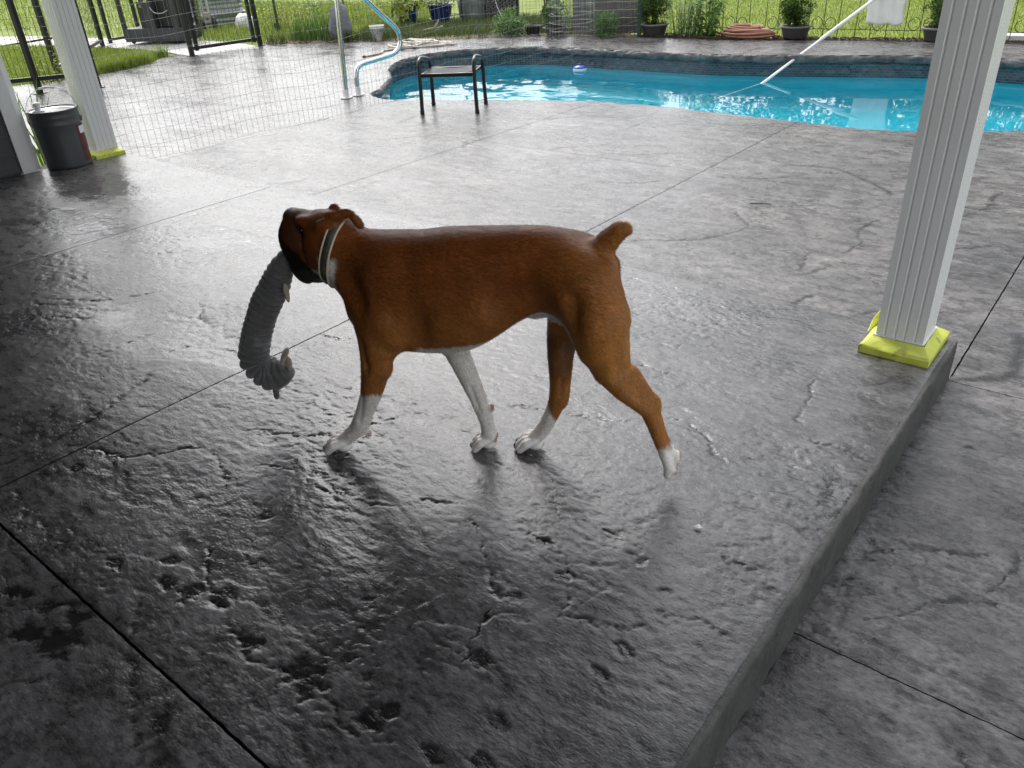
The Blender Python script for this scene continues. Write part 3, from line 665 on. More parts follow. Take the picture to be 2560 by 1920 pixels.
def blades(name, pts, hmin, hmax, w, m, label, cat, lean=.5, kind='stuff', seg=1, parent=None):
    r = np.random.RandomState(len(pts)); P = np.asarray(pts, float); n = len(P)
    H = r.uniform(hmin, hmax, n); a = r.uniform(0, 2*math.pi, n); ld = r.uniform(0, 2*math.pi, n); le = r.uniform(.05, lean, n)*H
    ww = w*r.uniform(.6, 1.2, n)
    d = np.column_stack([np.cos(a)*ww, np.sin(a)*ww, np.zeros(n)]); tip = P+np.column_stack([np.cos(ld)*le, np.sin(ld)*le, H])
    mid = P+np.column_stack([np.cos(ld)*le*.3, np.sin(ld)*le*.3, H*.6])
    V = np.stack([P-d, P+d, mid+d*.75, tip, mid-d*.75], 1).reshape(-1, 3); i = np.arange(n)*5
    F = np.concatenate([np.column_stack([i, i+1, i+2, i+4])])
    T = np.column_stack([i+4, i+2, i+3])
    me = bpy.data.meshes.new(name); me.from_pydata(V.tolist(), [], F.tolist()+T.tolist()); me.materials.append(m); me.update()
    o = add(name, me, parent)
    if parent is None: tag(o, label, cat, kind=kind)
    return o
def scatter(n, poly, z=ZD-.02, seed=1, test=None, dens=None):
    P = np.array(poly); r = np.random.RandomState(seed); out = []
    while len(out) < n:
        q = np.column_stack([r.uniform(P[:, 0].min(), P[:, 0].max(), n*2), r.uniform(P[:, 1].min(), P[:, 1].max(), n*2)])
        k_ = inpoly(q[:, 0], q[:, 1], P)
        if test is not None: k_ &= test(q[:, 0], q[:, 1])
        if dens is not None: k_ &= r.uniform(size=len(q)) < dens(q[:, 0], q[:, 1])
        out += q[k_].tolist()
        if len(q[k_]) == 0: break
    return [(x, y, z) for x, y in out[:n]]
blades('grass', scatter(110000, [(-6.0, 10.45), (-3.6, 10.5), (1, 10.8), (2.5, 24), (-17, 26), (-9, 12)], seed=2, dens=lambda x, y: np.clip(1.15-(y-10)/16, .25, 1)), .015, .042, .0045, MT['grass'], 'sunlit mown lawn grass beyond the pool', 'grass')
blades('grass', scatter(26000, [(-10.93, 4.3), (-10.97, 5.0), (-11.07, 5.5), (-11.36, 6.0), (-11.65, 6.4), (-12.6, 6.75), (-14.8, 6.65), (-17, 6.1), (-19, 5.5), (-16, 3.5), (-12, 3.2)], seed=3), .03, .09, .005, MT['grass'], 'bright green lawn grass beside the black fence', 'grass')
blades('grass', scatter(24000, [(-15.5, 7.75), (-12.8, 8.05), (-11.4, 7.95), (-10.6, 8.7), (-10, 10.5), (-13, 14), (-22, 14)], seed=4), .05, .14, .006, MT['grass'], 'green lawn grass behind the garden gate', 'grass')
blades('grass', scatter(15000, [(-10.1, 8.75), (-9.2, 9.15), (-8.5, 9.75), (-7.7, 10.05), (-6.2, 10.4), (-7.4, 11.6), (-9.3, 11.9), (-10.8, 10.8), (-10.9, 9.6)], seed=5), .05, .17, .004, MT['grass_dark'], 'long unmown grass around the blue pots', 'grass', lean=.8)
blades('grass', scatter(14000, [(-20, 7.8), (-15.6, 7.8), (-22, 14), (-40, 16), (-40, 4)], seed=6), .05, .1, .010, MT['grass'], 'far yellow green lawn past the white path', 'grass')
def chips(name, pts, m, label, cat, s=(.012, .035)):
    mb = MB(); r = random.Random(5)
    for p in pts:
        a, b = r.uniform(*s), r.uniform(*s)*.4
        mb.box((p[0], p[1], p[2]+.012), (a, b, .006), r.uniform(0, 3.1), 0, r.uniform(-.5, .5), r.uniform(-.4, .4))
    o = mb.build(name, m); tag(o, label, cat, kind='stuff')
chips('wood_mulch', scatter(1500, [(x, y) for x, y in off(BED[6:12], (0, .0))]+[(-1.4, 10.72), (-2.4, 10.7), (-4.0, 10.48), (-5.9, 10.4)], z=ZD+.004, seed=9), MT['mulch'], 'dark wood mulch along the far deck edge', 'mulch')
chips('dry_debris', scatter(700, [(x, y) for x, y in BED[:7]]+[(-7.6, 10.0), (-8.4, 9.65), (-9.2, 9.15), (-10.0, 8.9), (-11.3, 8.1)], z=ZD+.004, seed=10), MT['drift'], 'dry leaf litter and bark on the bare soil', 'leaf litter', (.008, .022))

# =====================================================================  the house
house = empty('house', (-5.66, 1.9, 0), label='dark grey siding house corner with white trim beside the pail', cat='house')
hw = MB()
hw.box((-.16, -2.56, 1.1), (.28, 5.2, 2.9)); hw.box((3.3, -3.65, 1.1), (7.0, .2, 2.9)); hw.build('wall', MT['siding'], house)  # second box: unseen wall behind the camera, moved in and lengthened to darken the dog
pm = MB(); L_ = 5.05; E_ = .046; pm.put([(0, -L_, 0), (.016, -L_, 0), (.004, -L_, .112), (0, -L_, .112), (0, E_, 0), (.016, E_, 0), (.004, E_, .112), (0, E_, .112)], [(0, 1, 5, 4), (1, 2, 6, 5), (2, 3, 7, 6), (4, 5, 6, 7), (3, 2, 1, 0)])
pme = pm.mesh('siding_plank', MT['siding'])
for i in range(24): add('siding_plank', pme, house, (-.018, .0, .012+i*.11))
MB().box((-.012, .085, 1.25), (.045, .085, 2.5), 0, .003).build('corner_trim', MT['white_vinyl'], house)
MB().box((-.10, .150, 1.25), (.13, .045, 2.5), 0, .003).build('corner_trim', MT['white_vinyl'], house)
c_ = MB(); c_.box((2.42, -2.1, 2.52), (5.9, 6.0, .06)); c_.build('porch_ceiling', MT['ceiling'], house)
MB().box((2.7, .68, 2.36), (5.75, .17, .26), 0, .004).build('beam', MT['ceiling'], house)
MB().box((5.27, -2.2, 2.36), (.17, 5.6, .26), 0, .004).build('beam', MT['ceiling'], house)
rf_ = MB(); rf_.put([(-.7, 1.0, 2.5), (5.46, 1.0, 2.5), (5.46, -5.6, 2.5), (-.7, -5.6, 2.5), (-.7, -5.6, 3.7), (5.46, -5.6, 3.7)], [(0, 1, 5, 4), (1, 2, 5), (0, 4, 3), (2, 3, 4, 5)])
rf_.build('roof', MT['siding'], house)

def edge_grass(pts, n, seed, label, m='grass'):
    r = np.random.RandomState(seed); C = np.array([tuple(v)[:2] for v in spline([(a, b, 0) for a, b in pts], 10)]); i = r.randint(0, len(C)-1, n); f = r.uniform(0, 1, n)[:, None]
    P = C[i]*(1-f)+C[i+1]*f+r.normal(0, .06, (n, 2)); k_ = fbm(P[:, 0]*3, P[:, 1]*3, 2, 5) > -.15; P = P[k_]; P = P[~deck_in(P[:, 0], P[:, 1])]
    blades('tall_grass', [(a, b, ZD-.02) for a, b in P], .08, .24, .005, MT[m], label, 'grass', lean=.9)
edge_grass([(-11.0, 4.2), (-11.0, 5.0), (-11.1, 5.5), (-11.4, 6.05), (-11.7, 6.4)], 2600, 71, 'scruffy long grass along the left deck edge')
edge_grass([(-11.3, 7.95), (-10.2, 8.45), (-9.8, 8.72), (-8.9, 8.98), (-8.2, 9.55)], 1500, 72, 'tufts of long grass along the bare soil bed', 'grass_dark')

# =====================================================================  the dog (one continuous surface grown from a distance field; x forward, y left, z up)
class Field:
    def __init__(s, lo, hi, h):
        s.lo=np.array(lo,float); s.h=h
        s.n=np.ceil((np.array(hi)-s.lo)/h).astype(int)+1
        s.ax=[(s.lo[i]+h*np.arange(s.n[i])).astype(np.float32) for i in range(3)]
        s.D=np.full(tuple(s.n),0.2,np.float32)
    def block(s, lo, hi):
        a=np.clip(np.floor((np.array(lo)-s.lo)/s.h).astype(int),0,s.n-1)
        b=np.clip(np.ceil((np.array(hi)-s.lo)/s.h).astype(int)+1,1,s.n)
        sl=tuple(slice(a[i],b[i]) for i in range(3))
        X=s.ax[0][sl[0]][:,None,None];Y=s.ax[1][sl[1]][None,:,None];Z=s.ax[2][sl[2]][None,None,:]
        return sl,X,Y,Z
    def union(s, sl, d, k):
        a=s.D[sl]
        if k<=0: s.D[sl]=np.minimum(a,d);return
        hh=np.maximum(k-np.abs(a-d),0)/k
        s.D[sl]=np.minimum(a,d)-hh*hh*k*0.25
    def cut(s, sl, d, k):   # smooth subtraction
        a=s.D[sl]; b=-d
        hh=np.maximum(k-np.abs(a-b),0)/k
        s.D[sl]=np.maximum(a,b)+hh*hh*k*0.25
    def cone(s, p, q, r0, r1, k=.02, cut=False):
        p=np.array(p,float);q=np.array(q,float)
        m=max(r0,r1)+k+.03
        sl,X,Y,Z=s.block(np.minimum(p,q)-m,np.maximum(p,q)+m)
        v=q-p;L2=max(v@v,1e-9)
        t=np.clip(((X-p[0])*v[0]+(Y-p[1])*v[1]+(Z-p[2])*v[2])/L2,0,1)
        d=np.sqrt((X-p[0]-t*v[0])**2+(Y-p[1]-t*v[1])**2+(Z-p[2]-t*v[2])**2)-(r0+(r1-r0)*t)
        (s.cut if cut else s.union)(sl,d.astype(np.float32),k)
    def chain(s, pts, k=.015, kk=.004):
        P=np.array([p[:3] for p in pts],float);m=max(p[3] for p in pts)+k+.03
        sl,X,Y,Z=s.block(P.min(0)-m,P.max(0)+m)
        D=None
        for a,b in zip(pts[:-1],pts[1:]):
            p=np.array(a[:3]);v=np.array(b[:3])-p;L2=max(v@v,1e-9)
            t=np.clip(((X-p[0])*v[0]+(Y-p[1])*v[1]+(Z-p[2])*v[2])/L2,0,1)
            d=np.sqrt((X-p[0]-t*v[0])**2+(Y-p[1]-t*v[1])**2+(Z-p[2]-t*v[2])**2)-(a[3]+(b[3]-a[3])*t)
            D=d if D is None else np.minimum(D,d)
        s.union(sl,D.astype(np.float32),k)
    def ell(s, c, r, k=.03, rot=None, cut=False):
        c=np.array(c,float);r=np.array(r,float);m=r.max()+k+.03
        sl,X,Y,Z=s.block(c-m,c+m)
        x,y,z=X-c[0],Y-c[1],Z-c[2]
        if rot is not None:     # rot = (pitch about y, yaw about z), radians
            a,b=rot
            x,y=math.cos(b)*x+math.sin(b)*y,-math.sin(b)*x+math.cos(b)*y
            x,z=math.cos(a)*x+math.sin(a)*z,-math.sin(a)*x+math.cos(a)*z
        k0=np.sqrt((x/r[0])**2+(y/r[1])**2+(z/r[2])**2)
        k1=np.sqrt((x/r[0]**2)**2+(y/r[1]**2)**2+(z/r[2]**2)**2)+1e-6
        d=k0*(k0-1)/k1
        (s.cut if cut else s.union)(sl,d.astype(np.float32),k)
    def loft(s, st, k=.03, p=2.2):
        """trunk: stations x, ztop, zbot, zmid(widest), halfwidth"""
        st=np.array(sorted(st));x0,x1=st[0,0],st[-1,0]
        m=.06
        sl,X,Y,Z=s.block((x0-m,-.25,.2),(x1+m,.25,.75))
        xs=np.clip(X[:,0,0],x0,x1)
        def sp(col):   # smooth interpolation
            from_x=st[:,0];v=np.interp(xs,from_x,st[:,col])
            w=.035;acc=0
            for o in np.linspace(-1,1,7): acc=acc+np.interp(np.clip(xs+o*w,x0,x1),from_x,st[:,col])
            return (acc/7)[:,None,None]
        zt,zb,zm,hw=sp(1),sp(2),sp(3),sp(4)
        hh=np.where(Z>zm,zt-zm,zm-zb)
        q=(np.abs(Y/hw)**p+np.abs((Z-zm)/hh)**p)**(1/p)
        d=(q-1)*np.minimum(hw,hh)*.95
        e=np.maximum(np.maximum(x0-X,X-x1),0)
        d=np.where(e>0,np.sqrt(np.maximum(d,0)**2+e*e)+np.minimum(d,0)*0,d)
        s.union(sl,d.astype(np.float32),k)
    def mesh(s):
        D=s.D;h=s.h
        ins=D<0
        n=np.array(D.shape)-1
        c=[D[i:n[0]+i,j:n[1]+j,k:n[2]+k] for i in (0,1) for j in (0,1) for k in (0,1)]
        mn=np.minimum.reduce(c);mx=np.maximum.reduce(c)
        act=(mn<0)&(mx>=0)
        idx=np.argwhere(act)
        vid=np.full(tuple(n),-1,np.int64);vid[act]=np.arange(len(idx))
        acc=np.zeros((len(idx),3));cnt=np.zeros(len(idx))
        I,J,K=idx.T
        offs=[(0,0,0),(0,0,1),(0,1,0),(0,1,1),(1,0,0),(1,0,1),(1,1,0),(1,1,1)]
        vals={o:D[I+o[0],J+o[1],K+o[2]] for o in offs}
        for a in offs:
            for ax in range(3):
                if a[ax]==0:
                    b=list(a);b[ax]=1;b=tuple(b)
                    va,vb=vals[a],vals[b];m=(va<0)!=(vb<0)
                    t=np.where(m,va/(va-vb+1e-12*(~m)),0)
                    P=np.array(a,float)[None]+0*acc;P[:,ax]=P[:,ax]+t
                    acc+=P*m[:,None];cnt+=m
        V=(acc/cnt[:,None]+idx)*h+s.lo
        F=[]
        for ax in range(3):
            o=[0,0,0];o[ax]=1
            A=D[:D.shape[0]-o[0],:D.shape[1]-o[1],:D.shape[2]-o[2]];B=D[o[0]:,o[1]:,o[2]:]
            e=np.argwhere((A<0)!=(B<0));
            u,w=[(1,2),(2,0),(0,1)][ax]
            e=e[(e[:,u]>0)&(e[:,w]>0)&(e[:,u]<n[u])&(e[:,w]<n[w])]
            flip=A[tuple(e.T)]<0
            q=[]
            for du,dw in ((1,1),(0,1),(0,0),(1,0)):
                g=e.copy();g[:,u]-=du;g[:,w]-=dw;q.append(vid[tuple(g.T)])
            q=np.array(q).T
            q[~flip]=q[~flip][:,::-1]
            F.append(q)
        F=np.concatenate(F)
        return V,F
def build_dog(h=.004):
    f=Field((-.94,-.19,-.012),(.15,.23,.70),h)
    # trunk        x     top   bot   mid   hw
    f.loft([(-.075,.490,.372,.430,.060),(-.095,.520,.335,.42,.078),(-.13,.550,.305,.42,.096),(-.18,.575,.297,.43,.106),(-.24,.595,.297,.435,.112),
            (-.30,.607,.300,.44,.116),(-.36,.612,.308,.445,.114),(-.42,.615,.338,.455,.106),(-.47,.618,.380,.475,.096),(-.52,.621,.415,.495,.090),
            (-.58,.620,.440,.505,.088),(-.64,.603,.450,.505,.082),(-.69,.570,.45,.50,.064),(-.715,.545,.46,.50,.045)],k=.0)
    for s in (1,-1):                                         # shoulder blades, hips
        f.ell((-.170,.060*s,.440),(.066,.048,.115),.04,rot=(.25,0))
        f.ell((-.63,.050*s,.505),(.075,.048,.08),.04)
    # neck
    f.cone((-.19,0,.500),(-.045,0,.543),.082,.068,.05)
    f.cone((-.105,0,.44),(-.045,0,.50),.055,.042,.04)
    # head in its own frame, turned a little away: snout along hx
    yw=-.38; cw,sw=math.cos(yw),math.sin(yw)
    def H(x,y,z): return (-.060+x*cw-y*sw, x*sw+y*cw, .558+z)
    def E(x,y,z,r,k,pit=0,dy=0,cut=False): f.ell(H(x,y,z),r,k,rot=(pit,yw+dy),cut=cut)
    E(.044,0,.020,(.078,.058,.060),.025,.04)
    for s in (1,-1):
        E(.050,.042*s,-.014,(.046,.024,.046),.018)                # cheeks
        E(.100,.030*s,.052,(.026,.017,.015),.014)                 # brows
        E(.158,.027*s,-.008,(.046,.026,.052),.012,-.12)           # upper lips, deep and square
        E(.174,.020*s,-.026,(.031,.024,.044),.010)
        E(.128,.037*s,-.062,(.050,.015,.050),.010,-.30)           # flews
    E(.146,0,.034,(.050,.036,.034),.020)
    E(.178,0,.050,(.018,.024,.016),.010,.30)                      # nose
    for s in (1,-1): f.ell(H(.195,.011*s,.052),(.006,.005,.0045),.004,cut=True)
    E(.132,0,-.100,(.048,.030,.020),.008)                         # lower jaw
    E(.066,0,-.072,(.060,.040,.033),.020)
    for s in (1,-1):
        f.cone(H(.112,.054*s,.005),H(.088,.056*s,-.070),.005,.006,.012,cut=True)   # fold behind the lip
        f.ell(H(.100,.051*s,.034),(.012,.008,.008),.008,cut=True)                  # eye sockets
        f.cone(H(.132,.034*s,.050),H(.120,.050*s,.016),.004,.004,.010,cut=True)    # stop
        f.cone(H(.166,.050*s,-.014),H(.132,.056*s,-.044),.003,.003,.008,cut=True)  # lip line
    # ears: near one folded back over the collar, far one just showing
    f.ell((-.034,.034,.618),(.024,.011,.017),.012,rot=(-.15,.1))
    f.ell((-.058,.028,.640),(.022,.007,.012),.008,rot=(.1,.1))
    f.ell((-.084,.022,.645),(.024,.0065,.012),.007,rot=(-.1,.1))
    f.ell((-.106,.012,.626),(.0095,.008,.024),.007,rot=(-.5,.1))
    f.ell((-.040,-.056,.600),(.026,.010,.019),.012,rot=(-.15,-.15))
    f.ell((-.070,-.070,.588),(.012,.007,.026),.010,rot=(-.3,-.1))
    f.ell((-.026,-.044,.634),(.014,.008,.013),.010,rot=(.5,0))
    # near (left) front leg
    f.chain([(-.16,.062,.42,.052),(-.148,.078,.335,.046),(-.138,.082,.285,.038),(-.128,.080,.25,.034),(-.108,.078,.19,.0265),(-.084,.076,.14,.0225),(-.066,.076,.10,.0230),(-.055,.076,.082,.0215),(-.027,.076,.052,.019),(-.004,.076,.034,.019)],.03)
    f.ell((-.164,.088,.275),(.015,.016,.022),.015)
    f.ell((-.080,.076,.068),(.008,.009,.009),.008)
    def paw(cx,cy,cz,ang,L=.05,w=.0115):
        ca,sa=math.cos(ang),math.sin(ang)
        for i,o in enumerate((-.027,-.0098,.0098,.027)):
            l=L*(1.0 if i in(1,2) else .74)
            b=(cx-.004,cy+o*.55,cz+.020); m=(cx+l*.50*ca,cy+o*1.0,cz+.015+l*.50*sa); e=(cx+l*.96*ca,cy+o*1.08,cz-.003+l*.96*sa)
            f.chain([(*b,w*.95),(*m,w*1.10),(*e,w*.86)],.0016)
        f.ell((cx-.002,cy,cz+.003),(.022,.024,.012),.006)
    paw(-.004,.076,.014,.0,L=.052)
    # far (right) front leg, rolling over its toes
    yy=-.008
    f.chain([(-.19,-.065,.40,.05),(-.255,-.045,.335,.042),(-.312,-.022,.285,.031),(-.333,yy,.25,.0275),(-.350,yy,.20,.0245),(-.365,yy,.155,.0215),(-.377,yy,.115,.0200),(-.384,yy,.085,.0180),(-.388,yy,.055,.019),(-.384,yy,.036,.019)],.02)
    f.ell((-.400,yy,.130),(.008,.008,.010),.008)
    f.ell((-.397,yy,.042),(.015,.022,.019),.010)
    paw(-.385,yy,.014,-.03,L=.042)
    # far hind leg, standing forward
    yh=-.028
    f.chain([(-.62,-.062,.48,.068),(-.598,-.056,.40,.052),(-.585,-.045,.34,.039),(-.582,yh,.29,.0325),(-.580,yh,.24,.0275),(-.577,yh,.20,.0240),(-.573,yh,.16,.0225),(-.557,yh,.118,.0190),(-.540,yh,.08,.0180),(-.523,yh,.05,.019),(-.508,yh,.034,.019)],.02)
    f.ell((-.588,yh,.165),(.010,.011,.022),.012)
    f.cone((-.592,yh,.18),(-.594,yh,.26),.009,.012,.012)
    paw(-.508,yh,.012,.0,L=.050)
    # near (left) hind leg, pushed back, toes just leaving the ground
    yn=.078
    f.chain([(-.665,.055,.50,.070),(-.690,.072,.44,.072),(-.704,.078,.38,.058),(-.722,.080,.325,.045),(-.755,.079,.276,.033),(-.790,yn,.243,.0265),(-.812,yn,.222,.0235),(-.826,yn,.185,.0195),(-.838,yn,.15,.0180),(-.852,yn,.118,.0190),(-.860,yn,.098,.021)],.035)
    f.ell((-.826,yn,.236),(.012,.011,.018),.012)
    f.cone((-.818,yn,.25),(-.775,yn,.315),.009,.012,.015)
    f.cone((-.655,.055,.47),(-.695,.07,.38),.040,.040,.03)
    for i,o in enumerate((-.027,-.0095,.0095,.027)):
        q=.006 if i in (1,2) else 0
        f.chain([(-.856,yn+o*.7,.106,.0125),(-.866-q*.3,yn+o,.080,.0128),(-.864,yn+o*1.05,.060-q,.0105)],.0018)
        f.ell((-.880,yn+o*1.02,.070-q*.5),(.0065,.0075,.009),.004)
    f.ell((-.882,yn,.094),(.010,.019,.015),.006)
    # hollows and muscle lines
    for s in (1,-1):
        f.ell((-.510,.112*s,.470),(.062,.034,.060),.05,cut=True)      # flank
        f.ell((-.262,.130*s,.375),(.026,.030,.085),.035,rot=(.22,0),cut=True)  # behind the elbow and shoulder
        f.ell((-.105,.116*s,.500),(.020,.030,.060),.04,rot=(-.5,0),cut=True)  # neck meets shoulder
    f.cone((-.198,.092,.362),(-.180,.098,.410),.014,.026,.03)         # triceps
    f.cone((-.120,.118,.360),(-.128,.112,.290),.004,.004,.02,cut=True)
    f.cone((-.792,.104,.262),(-.766,.108,.300),.005,.006,.012,cut=True)   # between tendon and shank
    f.cone((-.790,.052,.262),(-.766,.048,.300),.005,.006,.012,cut=True)
    f.cone((-.735,.150,.455),(-.750,.122,.335),.012,.008,.03,cut=True)
    f.cone((-.640,.128,.505),(-.655,.146,.40),.010,.010,.03,cut=True)
    f.ell((-.695,.112,.425),(.040,.030,.070),.03,rot=(.15,0))      # hamstring line
    f.cone((-.585,-.004,.185),(-.588,.0,.24),.004,.004,.010,cut=True)
    f.cone((-.094,.102,.19),(-.072,.098,.115),.0035,.003,.010,cut=True)   # tendons of the near foreleg
    f.cone((-.355,.012,.20),(-.372,.010,.13),.0035,.003,.010,cut=True)
    # tail (docked, carried up)
    f.chain([(-.680,0,.570,.030),(-.702,0,.600,.0240),(-.722,0,.620,.0200),(-.734,0,.624,.0165)],.02)
    f.cone((-.565,.0,.425),(-.525,.0,.412),.020,.015,.02)
    return f

DOG_AT = Vector((-1.5234, 1.1155, .004)); DOG_RZ = math.radians(204)
def noise3(P, s, seed):
    return (fbm(P[:, 0]*s+P[:, 2]*s*.37, P[:, 2]*s-P[:, 1]*s*.61, 3, seed)+fbm(P[:, 1]*s*1.1+P[:, 2]*s*.2, P[:, 0]*s*.9+5, 3, seed+40))*.5
def sstep(a, b, x):
    t = np.clip((x-a)/(b-a), 0, 1); return t*t*(3-2*t)
def coat_colour(V):
    """markings of the coat: red fawn, white socks, chest, throat and belly, black mask"""
    x, y, z = V.T; n = noise3(V, 40, 5)+.6*noise3(V, 120, 6); nb = noise3(V, 9, 9); V2 = V*np.array([.25, 1, 1]); ns = noise3(V2, 150, 12)
    red = np.array([.235, .070, .016]); gold = np.array([.46, .19, .046]); white = np.array([.84, .79, .74]); black = np.array([.010, .008, .007]); grey = np.array([.05, .035, .025])
    k = np.clip(sstep(.54, .33, z)*.60+sstep(-.50, -.74, x)*.65, 0, 1)[:, None]  # gold legs and rump: coat tone, with light on the rump painted in
    c = red*(1-k)+gold*k
    c = c*(1+.20*nb[:, None]+.06*n[:, None]+.22*ns[:, None])
    def mix(c, col, m): return c*(1-m[:, None])+col*m[:, None]
    # paler buttocks under the tail, dark grey inside the far thigh
    c = mix(c, np.array([.46, .25, .10]), sstep(-.735, -.775, x)*sstep(.30, .40, z)*sstep(.58, .52, z)*.7)
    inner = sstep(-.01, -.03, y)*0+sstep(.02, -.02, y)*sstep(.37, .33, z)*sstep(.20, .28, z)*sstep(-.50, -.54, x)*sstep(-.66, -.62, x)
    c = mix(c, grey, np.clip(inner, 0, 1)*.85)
    # white socks
    near_front = (y > .02) & (x > -.2)
    c = mix(c, white, np.where(near_front, sstep(.208, .198, z+.016*n), 0))
    far_front = (y < .04) & (x > -.46) & (x < -.25)
    c = mix(c, white, np.where(far_front, sstep(.292, .278, z+.008*n), 0))
    far_hind = (y < .03) & (x <= -.44)
    c = mix(c, white, np.where(far_hind, np.maximum(sstep(.0, .010, (x+.572)-(z-.10)*.30+.004*n)*sstep(.185, .160, z+.01*n), sstep(.075, .062, z+.008*n)), 0))
    near_hind = (y > .03) & (x < -.78)
    c = mix(c, white, np.where(near_hind, sstep(.134, .122, z+.014*n+.25*(x+.84)), 0))
    # belly
    lim = np.interp(x, [-.47, -.43, -.39, -.32, -.26, -.225, -.20], [.0, .358, .358, .351, .342, .324, .0])
    c = mix(c, white*.9, sstep(.0, .007, lim-z+.005*n)*(np.abs(y) < .11)*(z > .28)*(x < -.2))
    c = mix(c, white*.9, ((z > .385)*sstep(.445, .435, z+.006*n)*sstep(-.46, -.48, x)*sstep(-.62, -.60, x)*(np.abs(y) < .05)))
    # chest and throat
    ch = sstep(.0, .012, x+.070+(z-.47)*.33-.30*np.abs(y)+.006*n)*sstep(.555, .535, z+.006*n)*sstep(.33, .35, z)*sstep(.0, -.012, x+.012)
    c = mix(c, white, np.clip(ch, 0, 1))
    yw = -.38; dx = x+.060; hx = dx*math.cos(yw)+y*math.sin(yw); hy = -dx*math.sin(yw)+y*math.cos(yw); hz = z-.558; hd = (z > .42)*(x > -.03)
    th = hd*sstep(.0, .008, -.034-.25*hx-hz+.006*n)*sstep(-.028, -.018, x)
    c = mix(c, white, th)
    # black mask over muzzle and flews, pale front of the muzzle, nose
    mk = hd*sstep(.0, .014, -.112+.74*hx-hz+.006*n)*sstep(.022, .034, hx)
    c = mix(c, black, mk*.97)
    c = mix(c, np.array([.050, .022, .012]), hd*sstep(.105, .135, hx)*(1-mk)*.75)
    c = mix(c, np.array([.33, .26, .20]), hd*sstep(.186, .192, hx+.003*n)*sstep(.036, .026, hz)*sstep(-.060, -.045, hz))
    c = mix(c, np.array([.030, .020, .018]), hd*sstep(.004, -.002, np.hypot(np.hypot((hx-.186)/1.3, hy/1.5), hz-.050)-.017))
    c = mix(c, black*1.5, hd*sstep(.006, -.004, np.hypot(hx-.099, hz-.034)-.017)*(np.abs(hy) > .03)*.8)
    # ears a little darker, pads pink
    c = mix(c, red*.55, sstep(.607, .617, z)*sstep(-.045, -.055, x)*sstep(-.13, -.12, x)*(np.abs(y) > .035)*.7)
    for px, py, pz, r in ((-.086, .076, .066, .010), (-.405, -.008, .132, .009), (-.410, -.008, .036, .016), (-.890, .078, .094, .013), (-.886, .068, .068, .009), (-.886, .088, .068, .009), (-.886, .050, .068, .009), (-.886, .106, .068, .009), (-.53, -.028, .008, .012)):
        c = mix(c, np.array([.36, .19, .145]), sstep(1.15, .85, np.sqrt((x-px)**2+(y-py)**2+(z-pz)**2)/r)*.8)
    # dark claws
    c = mix(c, np.array([.05, .035, .028]), (sstep(.0455, .0485, x)*(z < .02)*(y > .02)))
    c = mix(c, np.array([.10, .06, .045]), ((np.abs(y+.008) < .05)*sstep(-.3425, -.3395, x)*(x > -.36)*(z < .03)))
    c = mix(c, np.array([.10, .06, .045]), ((np.abs(y+.028) < .05)*sstep(-.4595, -.4565, x)*(x > -.48)*(x < -.43)*(z < .03)))
    return np.clip(c, .004, .9)
def coat_material():
    m, n, l, b = new_mat('short_dog_coat')
    a = n.new('ShaderNodeAttribute'); a.attribute_name = 'coat'
    tc = n.new('ShaderNodeTexCoord'); mp = n.new('ShaderNodeMapping'); mp.inputs['Scale'].default_value = (1, 2.2, 2.6); l.new(tc.outputs['Object'], mp.inputs[0])
    t = n.new('ShaderNodeTexNoise'); t.inputs['Scale'].default_value = 130; t.inputs['Detail'].default_value = 5; l.new(mp.outputs[0], t.inputs[0])
    r = ramp(n, [(.3, (.72, .72, .72)), (.7, (1.2, 1.2, 1.2))]); l.new(t.outputs[0], r.inputs[0])
    mu = n.new('ShaderNodeMixRGB'); mu.blend_type = 'MULTIPLY'; mu.inputs[0].default_value = .7
    l.new(a.outputs['Color'], mu.inputs[1]); l.new(r.outputs[0], mu.inputs[2]); l.new(mu.outputs[0], b.inputs['Base Color'])
    b.inputs['Roughness'].default_value = .46; b.inputs['Specular IOR Level'].default_value = .30
    b.inputs['Sheen Weight'].default_value = .0; b.inputs['Sheen Roughness'].default_value = .4
    bp = n.new('ShaderNodeBump'); bp.inputs['Strength'].default_value = .25; bp.inputs['Distance'].default_value = .0015; l.new(t.outputs[0], bp.inputs['Height']); l.new(bp.outputs[0], b.inputs['Normal'])
    return m
dog_field = build_dog(.0035)
DV, DF = dog_field.mesh()
def trilinear(fd, P):
    q = (P-fd.lo)/fd.h; i = np.clip(np.floor(q).astype(int), 0, fd.n-2); t = q-i; D = fd.D; o = 0
    for a in (0, 1):
        for b in (0, 1):
            for c in (0, 1):
                o = o+D[i[:, 0]+a, i[:, 1]+b, i[:, 2]+c]*(t[:, 0] if a else 1-t[:, 0])*(t[:, 1] if b else 1-t[:, 1])*(t[:, 2] if c else 1-t[:, 2])
    return o
def gradient(fd, P, e=.004):
    g = np.stack([trilinear(fd, P+np.eye(3)[k]*e)-trilinear(fd, P-np.eye(3)[k]*e) for k in range(3)], -1)
    return g/(np.linalg.norm(g, axis=1)[:, None]+1e-9)
